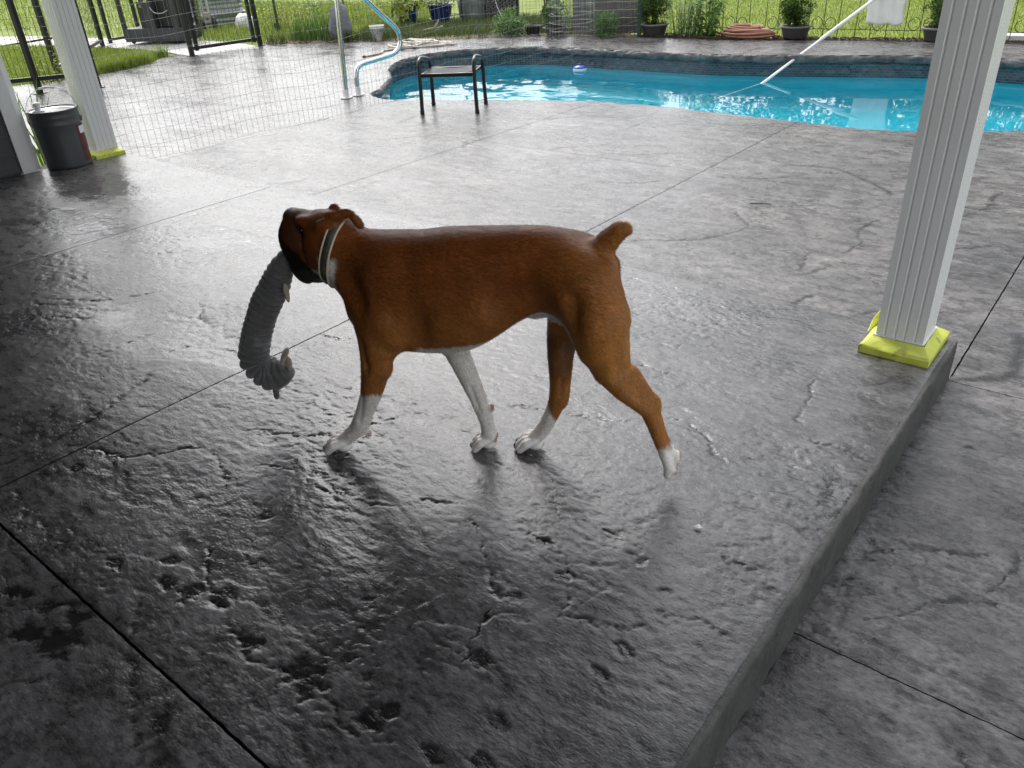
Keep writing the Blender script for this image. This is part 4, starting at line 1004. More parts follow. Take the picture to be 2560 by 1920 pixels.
# relax the surface a little, keep the toes crisp
def relax(V, F, it=3):
    E = np.concatenate([F[:, [0, 1]], F[:, [1, 2]], F[:, [2, 3]], F[:, [3, 0]]])
    for _ in range(it):
        S = np.zeros_like(V); c = np.zeros(len(V))
        for a, b in ((0, 1), (1, 0)):
            np.add.at(S, E[:, a], V[E[:, b]]); np.add.at(c, E[:, a], 1)
        k = np.where(V[:, 2] < .05, .10, .5)[:, None]; k = np.where((V[:, 0] < -.84)[:, None] & (V[:, 2] < .11)[:, None], .10, k)
        V = V*(1-k)+S/c[:, None]*k
    return V
DV = relax(DV, DF, 4)
me = mesh_data('dog', DV, DF, True, coat_material())
dcol = coat_colour(DV); ca = me.color_attributes.new('coat', 'FLOAT_COLOR', 'POINT')
ca.data.foreach_set('color', np.column_stack([dcol, np.ones(len(dcol))]).astype(np.float32).ravel())
dog = add('dog', me, None, DOG_AT, (0, 0, DOG_RZ))
tag(dog, 'red fawn boxer dog with white socks walking left with a toy in its mouth', 'dog')
# short lying coat: one thin blade per hair, combed backwards and down
def build_fur():
    r = np.random.RandomState(11); n = 260000
    f = r.randint(0, len(DF), n); w = r.dirichlet((1, 1, 1, 1), n)
    P = (DV[DF[f]]*w[:, :, None]).sum(1); P = P[:]
    N = gradient(dog_field, P)
    flow = np.stack([np.where(P[:, 2] > .34, -1, -.25), 0*P[:, 0], np.where(P[:, 2] > .34, -.35-.8*np.clip((.5-P[:, 2])/.16, 0, 1), -1)], -1)
    flow = flow+r.normal(0, .22, flow.shape); flow -= N*(flow*N).sum(1)[:, None]; flow /= np.linalg.norm(flow, axis=1)[:, None]+1e-9
    L = r.uniform(.008, .014, n)*np.where(P[:, 0] > -.02, .55, 1)*np.where(P[:, 2] < .06, .45, 1)
    lift = r.uniform(.10, .30, n); wd = np.cross(N, flow)*.00055
    tip = P+flow*L[:, None]+N*(L*lift)[:, None]; base = P-N*.0006
    V = np.stack([base-wd, base+wd, tip], 1).reshape(-1, 3)
    keep = ~((P[:, 2] < .05) | ((P[:, 0] < -.835) & (P[:, 2] < .125)))
    V = V.reshape(-1, 3, 3)[keep].reshape(-1, 3); i = np.arange(len(V)).reshape(-1, 3)
    m_ = mesh_data('fur', V, i, False, dog.data.materials[0])
    col = coat_colour(P[keep])*r.uniform(.6, 1.4, keep.sum())[:, None]
    a = m_.color_attributes.new('coat', 'FLOAT_COLOR', 'POINT')
    a.data.foreach_set('color', np.repeat(np.column_stack([col, np.ones(len(col))]), 3, 0).astype(np.float32).ravel())
    tag(add('fur', m_, dog), kind='stuff')
build_fur()
for s in (1, -1):
    hx_, hy_ = .100, .0405*s
    MB().lathe([(.0005, -.008), (.0045, -.0065), (.0075, -.003), (.008, 0), (.0075, .003), (.0045, .0065), (.0005, .008)], (-.060+hx_*math.cos(-.38)-hy_*math.sin(-.38), hx_*math.sin(-.38)+hy_*math.cos(-.38), .592), 14).build('eye', MT['eye'], dog, True)
# collar: follows the neck where the band lies
def build_collar():
    c0 = np.array([-.034, 0, .534]); ax = np.array([.955, 0, .297]); up = np.array([-.297, 0, .955]); sd_ = np.array([0, 1., 0]); n = 72; half = .0112
    def ring(o, extra):
        out = []
        for k in range(n):
            a = 2*math.pi*k/n; d = math.cos(a)*sd_+math.sin(a)*up; t = np.linspace(.02, .14, 121); P = c0+ax*o+d*t[:, None]
            D = trilinear(dog_field, P); j = int(np.argmax(D > 0)) if (D > 0).any() else 120
            out.append(t[j])
        out = np.array(out); out = np.minimum(out, .088)
        for _ in range(6): out = .5*out+.25*(np.roll(out, 1)+np.roll(out, -1))
        return [tuple(c0+ax*o+(math.cos(2*math.pi*k/n)*sd_+math.sin(2*math.pi*k/n)*up)*(out[k]+extra)) for k in range(n)]
    A = ring(-half, .0035); B_ = ring(half, .0035); A2 = ring(-half, .0005); B2 = ring(half, .0005); mid = ring(0, .0045)
    V = A+mid+B_+B2+A2; F = []
    for j in range(5):
        for k in range(n): F.append((j*n+k, j*n+(k+1) % n, ((j+1) % 5)*n+(k+1) % n, ((j+1) % 5)*n+k))
    col = add('collar', mesh_data('collar', V, F, True, MT['collar']), dog)
    col['label'] = 'wide collar with dark pattern and cream edges'
    MB().tube(ring(-half, .0032), .0030, 8, True).build('piping', MT['collar_rim'], col, True)
    MB().tube(ring(half, .0032), .0026, 8, True).build('piping', MT['collar_rim'], col, True)
    MB().box((-.045, .006, .4415), (.022, .016, .010), 0, .002, 0, .9).build('buckle', MT['black_metal'], col)
build_collar()

# =====================================================================  the plush toy in its mouth
toy = empty('plush_toy', (0, 0, 0), label='ribbed grey corduroy plush toy hanging from the dog\'s mouth', cat='toy')
toy.location = DOG_AT; toy.rotation_euler = (0, 0, DOG_RZ)
def build_toy():
    ctrl = [(0.109, -0.052, 0.494, 0.02), (0.139, -0.05, 0.491, 0.027), (0.161, -0.047, 0.461, 0.034), (0.181, -0.045, 0.425, 0.0386), (0.215, -0.045, 0.376, 0.0409), (0.251, -0.045, 0.319, 0.0403), (0.279, -0.045, 0.261, 0.0414), (0.299, -0.045, 0.208, 0.0431), (0.297, -0.045, 0.179, 0.0442), (0.279, -0.045, 0.157, 0.047), (0.255, -0.045, 0.147, 0.0482), (0.231, -0.045, 0.151, 0.0414), (0.206, -0.045, 0.164, 0.0291), (0.195, -0.045, 0.174, 0.0112)]
    C = spline([c[:3] for c in ctrl], 30); R = [v.x for v in spline([(c[3], 0, 0) for c in ctrl], 30)]
    L = [0]
    for a, b in zip(C[:-1], C[1:]): L.append(L[-1]+(b-a).length)
    V = []; F = []; n = 40; u = Vector((0, 1, 0))
    for i, p in enumerate(C):
        T = (C[min(i+1, len(C)-1)]-C[max(i-1, 0)]).normalized(); u = (u-T*u.dot(T)).normalized(); w = T.cross(u)
        ph = (L[i]/.0195) % 1; rib = math.sqrt(max(0, 1-(2*ph-1)**2)); rr = R[i]*(.66+.36*rib)
        for k in range(n):
            a = 2*math.pi*k/n; sq = 1+.03*math.sin(3*a+L[i]*25)+.02*math.sin(5*a-L[i]*60)
            V.append(p+(u*math.cos(a)*.92+w*math.sin(a))*rr*sq)
    for i in range(len(C)-1):
        for k in range(n): F.append((i*n+k, i*n+(k+1) % n, (i+1)*n+(k+1) % n, (i+1)*n+k))
    F.append(tuple(range(n))[::-1]); F.append(tuple((len(C)-1)*n+k for k in range(n)))
    add('body', mesh_data('body', V, F, True, MT['toy']), toy)
    # pointed lower end with its little tail
    prof = [(.0385, .006), (.0415, -.002), (.0375, -.008), (.0375, -.011), (.033, -.018), (.033, -.021), (.026, -.027), (.025, -.030), (.014, -.036), (.009, -.040), (.0085, -.048), (.0095, -.052), (.008, -.057), (.009, -.062), (.0075, -.068), (.006, -.074), (.001, -.077)]
    MB().lathe(prof, (0, 0, 0), 32).build('tail', MT['toy'], toy, True, loc=(0.251, -0.045, 0.142), rot=(.05, -.05, 0))
    def flap(loc, L_, w_, rot):
        mb = MB(); bm = bmesh.new(); bmesh.ops.create_uvsphere(bm, u_segments=14, v_segments=10, radius=1)
        for v in bm.verts: v.co = Vector((v.co.x*.006, v.co.y*w_*(1+.35*v.co.z), v.co.z*L_))
        bm.verts.index_update(); mb.put([v.co.copy() for v in bm.verts], [[v.index for v in f.verts] for f in bm.faces]); bm.free()
        mb.build('flap', MT['toy_beige'], toy, True, loc=loc, rot=rot)
    flap((0.138, -0.02, 0.413), .026, .011, (.15, .1, .1)); flap((0.192, -0.03, 0.219), .024, .014, (.3, -.75, .9)); flap((0.188, -0.035, 0.191), .022, .012, (.2, -.2, 1.4))
build_toy()

# =====================================================================  porch columns
def porch_column(x0, x1, y0, y1, label, tx0, tx1, ty0, ty1):
    cx, cy = (x0+x1)/2, (y0+y1)/2; wx, wy = x1-x0, y1-y0
    t = empty('porch_column', (cx, cy, 0), label=label, cat='column', group='porch columns')
    # fluted hollow shaft: outline with four shallow grooves on every face
    def side(w): # offsets along a face, groove depth
        o = [(-w/2, 0)]
        for i in range(4):
            g = -w/2 + w*(i+1)/5 + (0 if i not in (0, 3) else (-.003 if i == 0 else .003))
            o += [(g-.0042, 0), (g-.0030, .0026), (g-.0012, .0038), (g+.0012, .0038), (g+.0030, .0026), (g+.0042, 0)]
        return o
    ring = []
    for a, d in side(wx): ring.append((a, -wy/2+d))
    for a, d in side(wy): ring.append((wx/2-d, a))
    for a, d in side(wx): ring.append((-a, wy/2-d))
    for a, d in side(wy): ring.append((-wx/2+d, -a))
    n = len(ring); V = [(x, y, z) for z in (.035, 2.35) for x, y in ring]
    F = [(i, (i+1) % n, n+(i+1) % n, n+i) for i in range(n)]
    add('shaft', mesh_data('shaft', V, F, False, MT['white_vinyl']), t)
    # base trim wrapped in masking tape: bevelled plinth, crumpled
    r = random.Random(int(abs(cx)*100))
    def loop(x0_, x1_, y0_, y1_, z, m_=6, j=.0015):
        P = []
        for (ax, ay), (bx, by) in (((x0_, y0_), (x1_, y0_)), ((x1_, y0_), (x1_, y1_)), ((x1_, y1_), (x0_, y1_)), ((x0_, y1_), (x0_, y0_))):
            for i in range(m_): P.append((ax+(bx-ax)*i/m_-cx+r.uniform(-j, j), ay+(by-ay)*i/m_-cy+r.uniform(-j, j), z+r.uniform(-j, j)))
        return P
    L = [loop(tx0, tx1, ty0, ty1, .001, j=0), loop(tx0-.001, tx1+.001, ty0-.001, ty1+.001, .022), loop(tx0+.004, tx1-.004, ty0+.004, ty1-.004, .029),
         loop((tx0+x0)/2, (tx1+x1)/2, (ty0+y0)/2, (ty1+y1)/2, .038), loop(x0-.006, x1+.006, y0-.006, y1+.006, .046), loop(x0-.004, x1+.004, y0-.004, y1+.004, .034, j=0)]
    V = [p for l_ in L for p in l_]; n = len(L[0]); F = []
    for j in range(len(L)-1):
        for i in range(n): F.append((j*n+i, j*n+(i+1) % n, (j+1)*n+(i+1) % n, (j+1)*n+i))
    bt = add('base_trim', mesh_data('base_trim', V, F, False, MT['tape']), t); smooth_angle(bt, 28)
    bt['label'] = 'base trim covered in yellow green masking tape'
    pc = MB(); pc.box((0, 0, .048), (wx+.010, wy+.010, .003)); pc.build('collar_strip', MT['white_vinyl'], t)
    return t
cr = porch_column(-.525, -.388, 2.400, 2.545, 'white fluted porch column with yellow tape at the slab corner', -.556, -.352, 2.348, 2.588)
cl = porch_column(-5.75, -5.61, 2.425, 2.570, 'white fluted porch column with yellow tape beside the grey pail', -5.785, -5.56, 2.382, 2.588)
# loose flap of tape standing up at the right column
fl = MB(); fl.put([(-.106, -.02, .028), (-.108, .03, .052), (-.092, .06, .085), (-.075, .075, .120), (-.098, .04, .026), (-.090, .065, .044), (-.078, .085, .066), (-.073, .088, .112)], [(0, 1, 5, 4), (1, 2, 6, 5), (2, 3, 7, 6)])
o = fl.build('tape_flap', MT['tape'], cr); sm = o.modifiers.new('thick', 'SOLIDIFY'); sm.thickness = .0025

# =====================================================================  grey metal pail
def pail():
    t = empty('metal_pail', (-5.610, 2.225, .003), 3.35, 'dark grey steel paint pail with silver lid beside the left column', 'pail')
    R0, R1, H = .137, .147, .352
    pr = [(R0-.004, 0), (R0, .004), (R0+.001, .012)]
    def rad(z): return R0+(R1-R0)*z/H
    pr += [(rad(.05), .05), (rad(.2), .2), (rad(.262), .262), (rad(.27)+.004, .270), (rad(.278)+.001, .277), (rad(.29), .292), (rad(.305), .306), (rad(.312)+.004, .314), (rad(.32)+.001, .322), (R1, H-.006), (R1+.005, H-.003), (R1+.006, H+.004), (R1+.001, H+.008), (R1-.004, H+.004), (R1-.007, H-.006)]
    MB().lathe(pr, n=56).build('body', MT['pail'], t, True)
    lid = MB().lathe([(R1-.006, H-.010), (R1-.010, H-.004), (R1-.02, H-.002), (R1-.03, H-.010), (.0005, H-.009)], n=48, close=False).build('lid', MT['steel_lid'], t, True)
    cap = MB().lathe([(.036, H-.010), (.036, H+.002), (.030, H+.006), (.019, H+.007), (.018, H+.032), (.021, H+.034), (.021, H+.048), (.017, H+.052), (.0005, H+.053)], (.050, .062, 0), 26).build('spout_cap', MT['plastic_white'], lid, True)
    # ears and wire bail, standing up
    B = math.radians(140)
    def turn(p): return (p[0]*math.cos(B)-p[1]*math.sin(B), p[0]*math.sin(B)+p[1]*math.cos(B), p[2])
    for s in (1, -1):
        MB().lathe([(.022, 0), (.020, .004), (.012, .009), (.0005, .010)], n=18, close=False).build('bail_ear', MT['pail'], t, True, loc=turn((0, s*(rad(.285)+.001), .285)), rot=(-s*math.pi/2, 0, B))
    P = []
    for i in range(33):
        a = math.pi*i/32; P.append(turn((-.010*math.sin(a)-.16*math.sin(a)*.35, -math.cos(a)*.158, .285+.195*math.sin(a)**.8)))
    MB().tube(P, .0022, 7).build('bail_handle', MT['galv_bright'], t, True)
    MB().tube([P[13], P[16], P[19]], .0075, 10).build('bail_grip', MT['plastic_white'], t, True)
    # curved label
    V = []; F = []; n = 10; a0, a1 = math.radians(-168), math.radians(-116)
    a0, a1 = a0+math.radians(0), a1
    for i in range(n+1):
        a = a0+(a1-a0)*i/n
        for z in (.028, .255): V.append(((rad(z)+.0012)*math.cos(a), (rad(z)+.0012)*math.sin(a), z))
    for i in range(n): F.append((2*i, 2*i+2, 2*i+3, 2*i+1))
    lb = add('label', mesh_data('label', V, F, True, MT['pail_label']), t)
    wv = [(rad(z)+.0022, z) for z in (.2, .245)]; V = []; F = []
    for i in range(n+1):
        a = a0+.12+(a1-a0-.3)*i/n
        for r_, z in wv: V.append((r_*math.cos(a), r_*math.sin(a), z))
    for i in range(n): F.append((2*i, 2*i+2, 2*i+3, 2*i+1))
    add('label_print', mesh_data('label_print', V, F, True, MT['plastic_white']), lb)
    return t
pail()

# =====================================================================  temporary wire fence across the pool corner
def wire_fence():
    t = empty('wire_fence', (-5.76, 2.62, ZD), label='galvanised welded wire fence strung from the left column across the pool corner', cat='fence')
    def fx(y):          # the fence line wanders a little
        return -5.76 + .035*math.sin((y-2.6)*.9) - .10*max(0, (y-8.6)/1.5)**2
    def sag(y): return .012*math.sin(y*2.3)+.010*math.sin(y*5.1+1)
    y0, y1 = 2.62, 10.0
    vm = [MB().tube([(0, 0, .0), (.004*math.sin(k), .003, .3), (-.003, -.004*math.cos(k), .7), (.002, .003, 1.22)], .0011, 5).mesh('wire', MT['galv_wire'], True) for k in range(4)]
    n = int((y1-y0)/.0508)
    for i in range(n):
        y = y0+i*.0508; tang = max(0, (y-9.2))*.5
        add('wire', vm[i % 4], t, (fx(y)+5.76, y-2.62, .012+sag(y)), (rnd.gauss(0, .010)+tang*rnd.gauss(0, .5), rnd.gauss(0, .010)+tang*rnd.gauss(0, .3), rnd.uniform(0, 6)))
    for k in range(12):
        z = .012+.1016*k; P = []
        for i in range(150):
            y = y0+(y1-y0)*i/149; P.append((fx(y)+5.76+.002, y-2.62, z+sag(y)+.006*math.sin(y*3.1+k*1.7)+.004*math.sin(y*9+k)))
        MB().tube(P, .0012, 5).build('wire', MT['galv_wire'], t, True)
wire_fence()
gp_ = empty('steel_post', (-5.92, 10.09, ZD), label='dark green steel fence post at the end of the wire fence', cat='post')
MB().box((0, 0, .6), (.042, .012, 1.25), .6).box((.0, .012, .6), (.010, .03, 1.25), .6).build('post', MT['green_metal'], gp_)
for k in range(9): MB().box((-.012, -.016, .12+k*.12), (.012, .014, .02), .6).build('stud', MT['green_metal'], gp_)
def wire_roll():
    t = empty('wire_roll', (-6.72, 9.66, ZD), label='standing roll of galvanised welded wire in front of the grey board wall', cat='wire roll')
    vm = MB().tube([(0, 0, .0), (.002, .002, .5), (0, 0, 1.0)], .0011, 5).mesh('wire', MT['galv_bright'], True)
    for R, n in ((.31, 30), (.27, 22)):
        ph = rnd.uniform(0, 1)
        for i in range(n):
            a = 2*math.pi*i/n+ph; add('wire', vm, t, (R*math.cos(a), R*math.sin(a), 0), (rnd.gauss(0, .02), rnd.gauss(0, .02), 0))
        for k in range(9):
            P = [(R*math.cos(a)+.006*math.sin(a*5+k), R*math.sin(a), .02+k*.1+.008*math.sin(a*2+k*2+R*50)) for a in np.linspace(0, 2*math.pi, 40)[:-1]]
            MB().tube(P, .0014, 5, True).build('wire', MT['galv_bright'], t, True)
wire_roll()

# =====================================================================  footstool at the pool edge
def stool():
    a = math.atan2(.24, .42); W, D = .475, .385
    t = empty('footstool', (-4.93, 5.27, ZD+.002), a, 'black metal slatted footstool standing at the near pool edge', 'stool')
    HS, HA = .325, .438
    for s in (-1, 1):       # side frames: two legs and the rolled arm in one bent flat tube
        x = s*W/2
        arm = [(x*1.02, -D/2-.01, .0), (x, -D/2-.004, .2), (x, -D/2+.004, .36), (x, -D/2+.018, .41), (x, -D/2+.055, HA-.008), (x, -D/2+.10, HA), (x, 0, HA-.012), (x, D/2-.10, HA-.03), (x, D/2-.05, HA-.045), (x, D/2-.012, HA-.085), (x, D/2, .30), (x, D/2+.004, .2), (x*1.02, D/2+.012, 0)]
        C = spline(arm, 6)
        fr = MB().tube(C, .0165, 12).build('side_frame', MT['stool_metal'], t, True)
        for y in (-D/2-.01, D/2+.012): MB().lathe([(.018, .0), (.019, .003), (.019, .026), (.0168, .028)], (x*1.02, y, -.001), 14).build('foot_cap', MT['rubber'], fr, True)
    MB().box((0, -D/2+.012, HS-.014), (W-.02, .026, .030), 0, .004).build('front_rail', MT['stool_metal'], t)
    MB().box((0, D/2-.012, HS-.014), (W-.02, .026, .030), 0, .004).build('back_rail', MT['stool_metal'], t)
    for s in (-1, 1): MB().box((s*(W/2-.028), 0, HS-.012), (.03, D-.05, .022), 0, .004).build('side_rail', MT['stool_metal'], t)
    sl = MB(); n = 10; L = W-.06
    V = []
    for i in range(n+1):
        x = -L/2+L*i/n; z = -.012*math.sin(math.pi*i/n)
        V += [(x, -.012, z), (x, .012, z), (x, .012, z+.006), (x, -.012, z+.006)]
    F = []
    for i in range(n):
        for k in range(4): F.append((4*i+k, 4*i+(k+1) % 4, 4*i+4+(k+1) % 4, 4*i+4+k))
    F += [(3, 2, 1, 0), tuple(4*n+k for k in range(4))]
    sme = mesh_data('slat', V, F, False, MT['stool_metal'])
    for i in range(6): add('slat', sme, t, (0, -D/2+.052+i*.0565, HS))
stool()

# =====================================================================  stainless handrail
def handrail():
    t = empty('pool_handrail', (-6.33, 5.31, ZD), label='bent stainless steel pool handrail with two floor flanges', cat='handrail')
    y = lambda v: v-5.31; z = lambda v: v-ZD
    P = [(0, y(5.236), .02), (0, y(5.25), z(.10)), (0, y(5.27), z(.45)), (0, y(5.285), z(.66)), (0, y(5.30), z(.76)), (0, y(5.35), z(.83)), (0, y(5.42), z(.845)), (0, y(5.50), z(.80)), (0, y(5.645), z(.693)), (0, y(5.82), z(.55)), (0, y(5.955), z(.445)),
         (0, y(6.005), z(.395)), (0, y(6.035), z(.34)), (0, y(6.035), z(.27)), (0, y(6.005), z(.218)), (0, y(5.94), z(.182)), (0, y(5.86), z(.168)), (0, y(5.60), z(.148)), (0, y(5.49), z(.138)), (0, y(5.425), z(.11)), (0, y(5.398), z(.05)), (0, y(5.39), z(-.02)), (0, y(5.39), .02)]
    MB().tube(spline(P, 6), .0235, 16).build('rail', MT['stainless'], t, True)
    for yy in (5.236, 5.39):
        fg = MB().lathe([(.062, 0), (.062, .006), (.045, .011), (.032, .013), (.030, .075), (.0265, .078)], (0, y(yy), .002), 28).build('flange', MT['flange'], t, True)
        for k in range(3):
            a = 2.1*k+.4; MB().lathe([(.007, 0), (.007, .004), (.001, .005)], (.05*math.cos(a), y(yy)+.05*math.sin(a), .0095), 10).build('screw', MT['stainless'], fg)
handrail()

# =====================================================================  in and over the pool
t = empty('chlorine_floater', (-5.95, 8.72, ZW), label='blue and white floating chlorine dispenser near the far waterline', cat='pool floater')
MB().lathe([(.03, -.09), (.06, -.07), (.065, -.02), (.082, -.015), (.086, .0), (.086, .018), (.080, .026)], n=30).build('float_ring', MT['plastic_white'], t, True)
MT['float_blue'] = mat('blue_plastic', (.012, .045, .33), (.018, .06, .40), rough=.35)
cap = MB().lathe([(.088, .022), (.086, .030), (.066, .044), (.036, .052), (.024, .056), (.0005, .056)], n=30).build('lid', MT['float_blue'], t, True)
MB().tube([(-.02, 0, .052), (-.012, 0, .072), (.012, 0, .076), (.024, 0, .056)], .007, 8).build('handle', MT['float_blue'], cap, True)
t = empty('pool_pole', (-3.516, 8.65, ZW), label='long white telescopic pool pole slanting out of the water', cat='pole')
d = Vector((-3.033+3.516, 10.45-8.65, .295-ZW)).normalized()
MB().tube([d*(-1.05), d*(-.02), d*1.02], .0145, 14).build('inner_tube', MT['plastic_white'], t, True)
MB().tube([d*1.0, d*1.005, d*2.9], [.0145, .0195, .0195], 14).build('outer_tube', MT['plastic_white'], t, True)

# =====================================================================  foliage helpers
def leaves(P, D, L, W, m, name, parent, curl=.25, seed=1, fold=True):
    """one bent leaf per point: P base, D direction"""
    r = np.random.RandomState(seed); P = np.asarray(P, float); D = np.asarray(D, float); n = len(P)
    D = D/(np.linalg.norm(D, axis=1)[:, None]+1e-9); up = np.tile([0, 0, 1.], (n, 1))+r.normal(0, .35, (n, 3))
    S = np.cross(D, up); S /= np.linalg.norm(S, axis=1)[:, None]+1e-9; U = np.cross(S, D)
    L = (L*r.uniform(.65, 1.2, n))[:, None]; W = (W*r.uniform(.7, 1.2, n))[:, None]
    b = P; m1 = P+D*L*.45+S*W*.5+U*L*.06; m2 = P+D*L*.45-S*W*.5+U*L*.06; c = P+D*L*.5-U*L*.02; e = P+D*L-U*L*curl
    V = np.stack([b, m1, e, m2, c], 1).reshape(-1, 3); i = np.arange(n)[:, None]*5
    F = np.concatenate([i+np.array([0, 1, 4]), i+np.array([1, 2, 4]), i+np.array([2, 3, 4]), i+np.array([3, 0, 4])])
    return add(name, mesh_data(name, V, F, False, m), parent)
def bush_points(n, R, seed, lumps=14, shell=.5, up=.5, flat=1):
    """points through a lumpy crown volume, denser towards the outside, and outward directions"""
    r = np.random.RandomState(seed); C = r.normal(0, 1, (lumps, 3)); C /= np.linalg.norm(C, axis=1)[:, None]; C *= r.uniform(.35, .75, (lumps, 1)); rad = r.uniform(.36, .58, lumps)
    k = r.randint(0, lumps, n); v = r.normal(0, 1, (n, 3)); v /= np.linalg.norm(v, axis=1)[:, None]
    q = C[k]+v*(rad[k]*(shell+(1-shell)*r.uniform(0, 1, n)**.5))[:, None]
    D = v*.8+q*.7+np.array([0, 0, up])+r.normal(0, .35, (n, 3))
    return q*np.array(R)[None]*1.15, D
def potted_shrub(loc, rtop, hp, R, label, seed, n=1500, group='potted boxwood shrubs'):
    t = empty('potted_shrub', loc, rnd.uniform(0, 6), label, 'potted shrub', group)
    pr = [(rtop*.74, 0), (rtop*.76, .005)]+[(rtop*(.76+.20*k/9)+.0015*(k % 2), hp*(.02+.85*k/9)) for k in range(10)]
    pot = MB().lathe(pr, n=36).build('pot', MT['pot'], t, True)
    MB().lathe([(rtop*.95, hp*.84), (rtop*1.04, hp*.86), (rtop*1.07, hp*.93), (rtop*1.06, hp), (rtop*.97, hp*1.005), (rtop*.92, hp*.95)], n=36, close=False).build('rim', MT['pot_rim'], pot, True)
    MB().lathe([(rtop*.94, hp*.93), (rtop*.5, hp*.95), (.001, hp*.96)], n=24, close=False).build('soil', MT['soil'], t, True)
    st = MB(); r = random.Random(seed)
    for k in range(9):
        a = r.uniform(0, 6.28); st.tube([(0.02*math.cos(a), .02*math.sin(a), hp*.9), (R[0]*.3*math.cos(a), R[1]*.3*math.sin(a), hp+R[2]*.7), (R[0]*.7*math.cos(a+.3), R[1]*.7*math.sin(a+.3), hp+R[2]*r.uniform(1.1, 1.7))], [.005, .0035, .0015], 5)
    st.build('stem', MT['soil'], t, True)
    P, D = bush_points(n, R, seed); P[:, 2] += hp+R[2]*.80; k = P[:, 2] > hp*.98
    # young shoots breaking the outline
    r2 = np.random.RandomState(seed+5); m_ = 70; v = r2.normal(0, 1, (m_, 3)); v[:, 2] = np.abs(v[:, 2])+.2; v /= np.linalg.norm(v, axis=1)[:, None]
    base = v*np.array(R)*1.0; base[:, 2] += hp+R[2]*.8; PP = []; DD = []
    for b, d_ in zip(base, v):
        for s_ in range(6): PP.append(b+d_*.010*s_); DD.append(d_+r2.normal(0, .8, 3))
    leaves(np.concatenate([P[k], PP]), np.concatenate([D[k], DD]), .032, .017, MT['box_leaf'], 'foliage', t, .15, seed)
    return t
potted_shrub((-5.79, 10.29, ZD), .178, .150, (.19, .19, .20), 'potted boxwood in a grey tub behind the green steel post', 21, 3600)
potted_shrub((-3.895, 10.43, ZD), .178, .150, (.175, .175, .18), 'potted boxwood in a grey tub beside the orange hose coil', 22, 3400)
potted_shrub((-2.30, 10.60, ZD), .178, .118+.03, (.175, .175, .18), 'potted boxwood in a grey tub half hidden by the right column', 23, 3200)
potted_shrub((-7.23, 9.98, ZD), .165, .110, (.175, .175, .17), 'potted boxwood in a grey tub left of the wire roll', 24, 3200)

# =====================================================================  beyond the deck, right: plants, hose, scroll fence, bag
def shoot_plant(name, loc, n_stems, h, spread, leafL, leafW, m, label, cat, seed, per=16, droop=.3, lean=.18):
    t = empty(name, loc, 0, label, cat); r = np.random.RandomState(seed); st = MB(); PP = []; DD = []
    for k in range(n_stems):
        a = r.uniform(0, 6.28); rr = spread*math.sqrt(r.uniform(0, 1)); b = np.array([rr*math.cos(a), rr*math.sin(a), 0]); H = h*r.uniform(.7, 1.08)
        tip = b+np.array([math.cos(a)*lean*H*r.uniform(.2, 1.6), math.sin(a)*lean*H*r.uniform(.2, 1.6), H]); mid = (b+tip)/2+np.array([0, 0, .03*H])
        st.tube([b, mid, tip], [.0035, .003, .0012], 4)
        for j in range(per):
            f = .06+.94*j/(per-1); q = b*(1-f)**2+2*mid*f*(1-f)+tip*f*f; g = j*2.4+r.uniform(-.4, .4)
            PP.append(q); DD.append([math.cos(g), math.sin(g), r.uniform(-droop, .55)])
    st.build('stem', m, t, True); leaves(PP, DD, leafL, leafW, m, 'foliage', t, .3, seed); return t
shoot_plant('herb_plant', (-5.34, 10.33, ZD), 40, .46, .20, .045, .014, MT['herb_leaf'], 'bushy grey green herb beside the first boxwood tub', 'plant', 31, 22)
shoot_plant('leafy_plant', (-5.0, 10.32, ZD), 22, .56, .15, .11, .034, MT['big_leaf'], 'tall broad leaved plant with drooping pointed leaves by the orange hose', 'plant', 32, 17, .7)
shoot_plant('leafy_plant', (-6.0, 10.26, ZD), 8, .40, .08, .05, .018, MT['herb_leaf'], 'thin pale leaved shoots left of the green steel post', 'plant', 33, 14)
def mound(name, loc, R, n, L, W, m, label, seed, cat='bush'):
    t = empty(name, loc, 0, label, cat); P, D = bush_points(n, R, seed, up=.7); P[:, 2] += R[2]*.8; k = P[:, 2] > .005
    leaves(P[k], D[k], L, W, m, 'foliage', t, .35, seed); st = MB(); r = random.Random(seed)
    for q in range(8):
        a = r.uniform(0, 6.28); st.tube([(.01*math.cos(a), .01*math.sin(a), 0), (R[0]*.6*math.cos(a), R[1]*.6*math.sin(a), R[2]*1.2)], [.004, .002], 4)
    st.build('stem', m, t); return t
mound('peony_bush', (-7.90, 9.78, ZD), (.23, .23, .20), 1500, .062, .020, MT['big_leaf'], 'rounded green peony bush at the deck edge left of the black pot', 41)
mound('peony_bush', (-6.42, 10.04, ZD), (.19, .19, .18), 1200, .050, .017, MT['big_leaf'], 'small rounded bush seen through the wire roll', 42)
t = empty('nursery_pot', (-7.60, 9.93, ZD), 0, 'empty low black nursery pot between two bushes', 'pot')
MB().lathe([(.085, 0), (.088, .004), (.118, .105), (.124, .107), (.124, .122), (.116, .120), (.108, .06), (.001, .05)], n=30, close=False).build('body', MT['pot_black'], t, True)
MB().lathe([(.11, .07), (.06, .08), (.001, .078)], n=20, close=False).build('soil', MT['soil'], t, True)
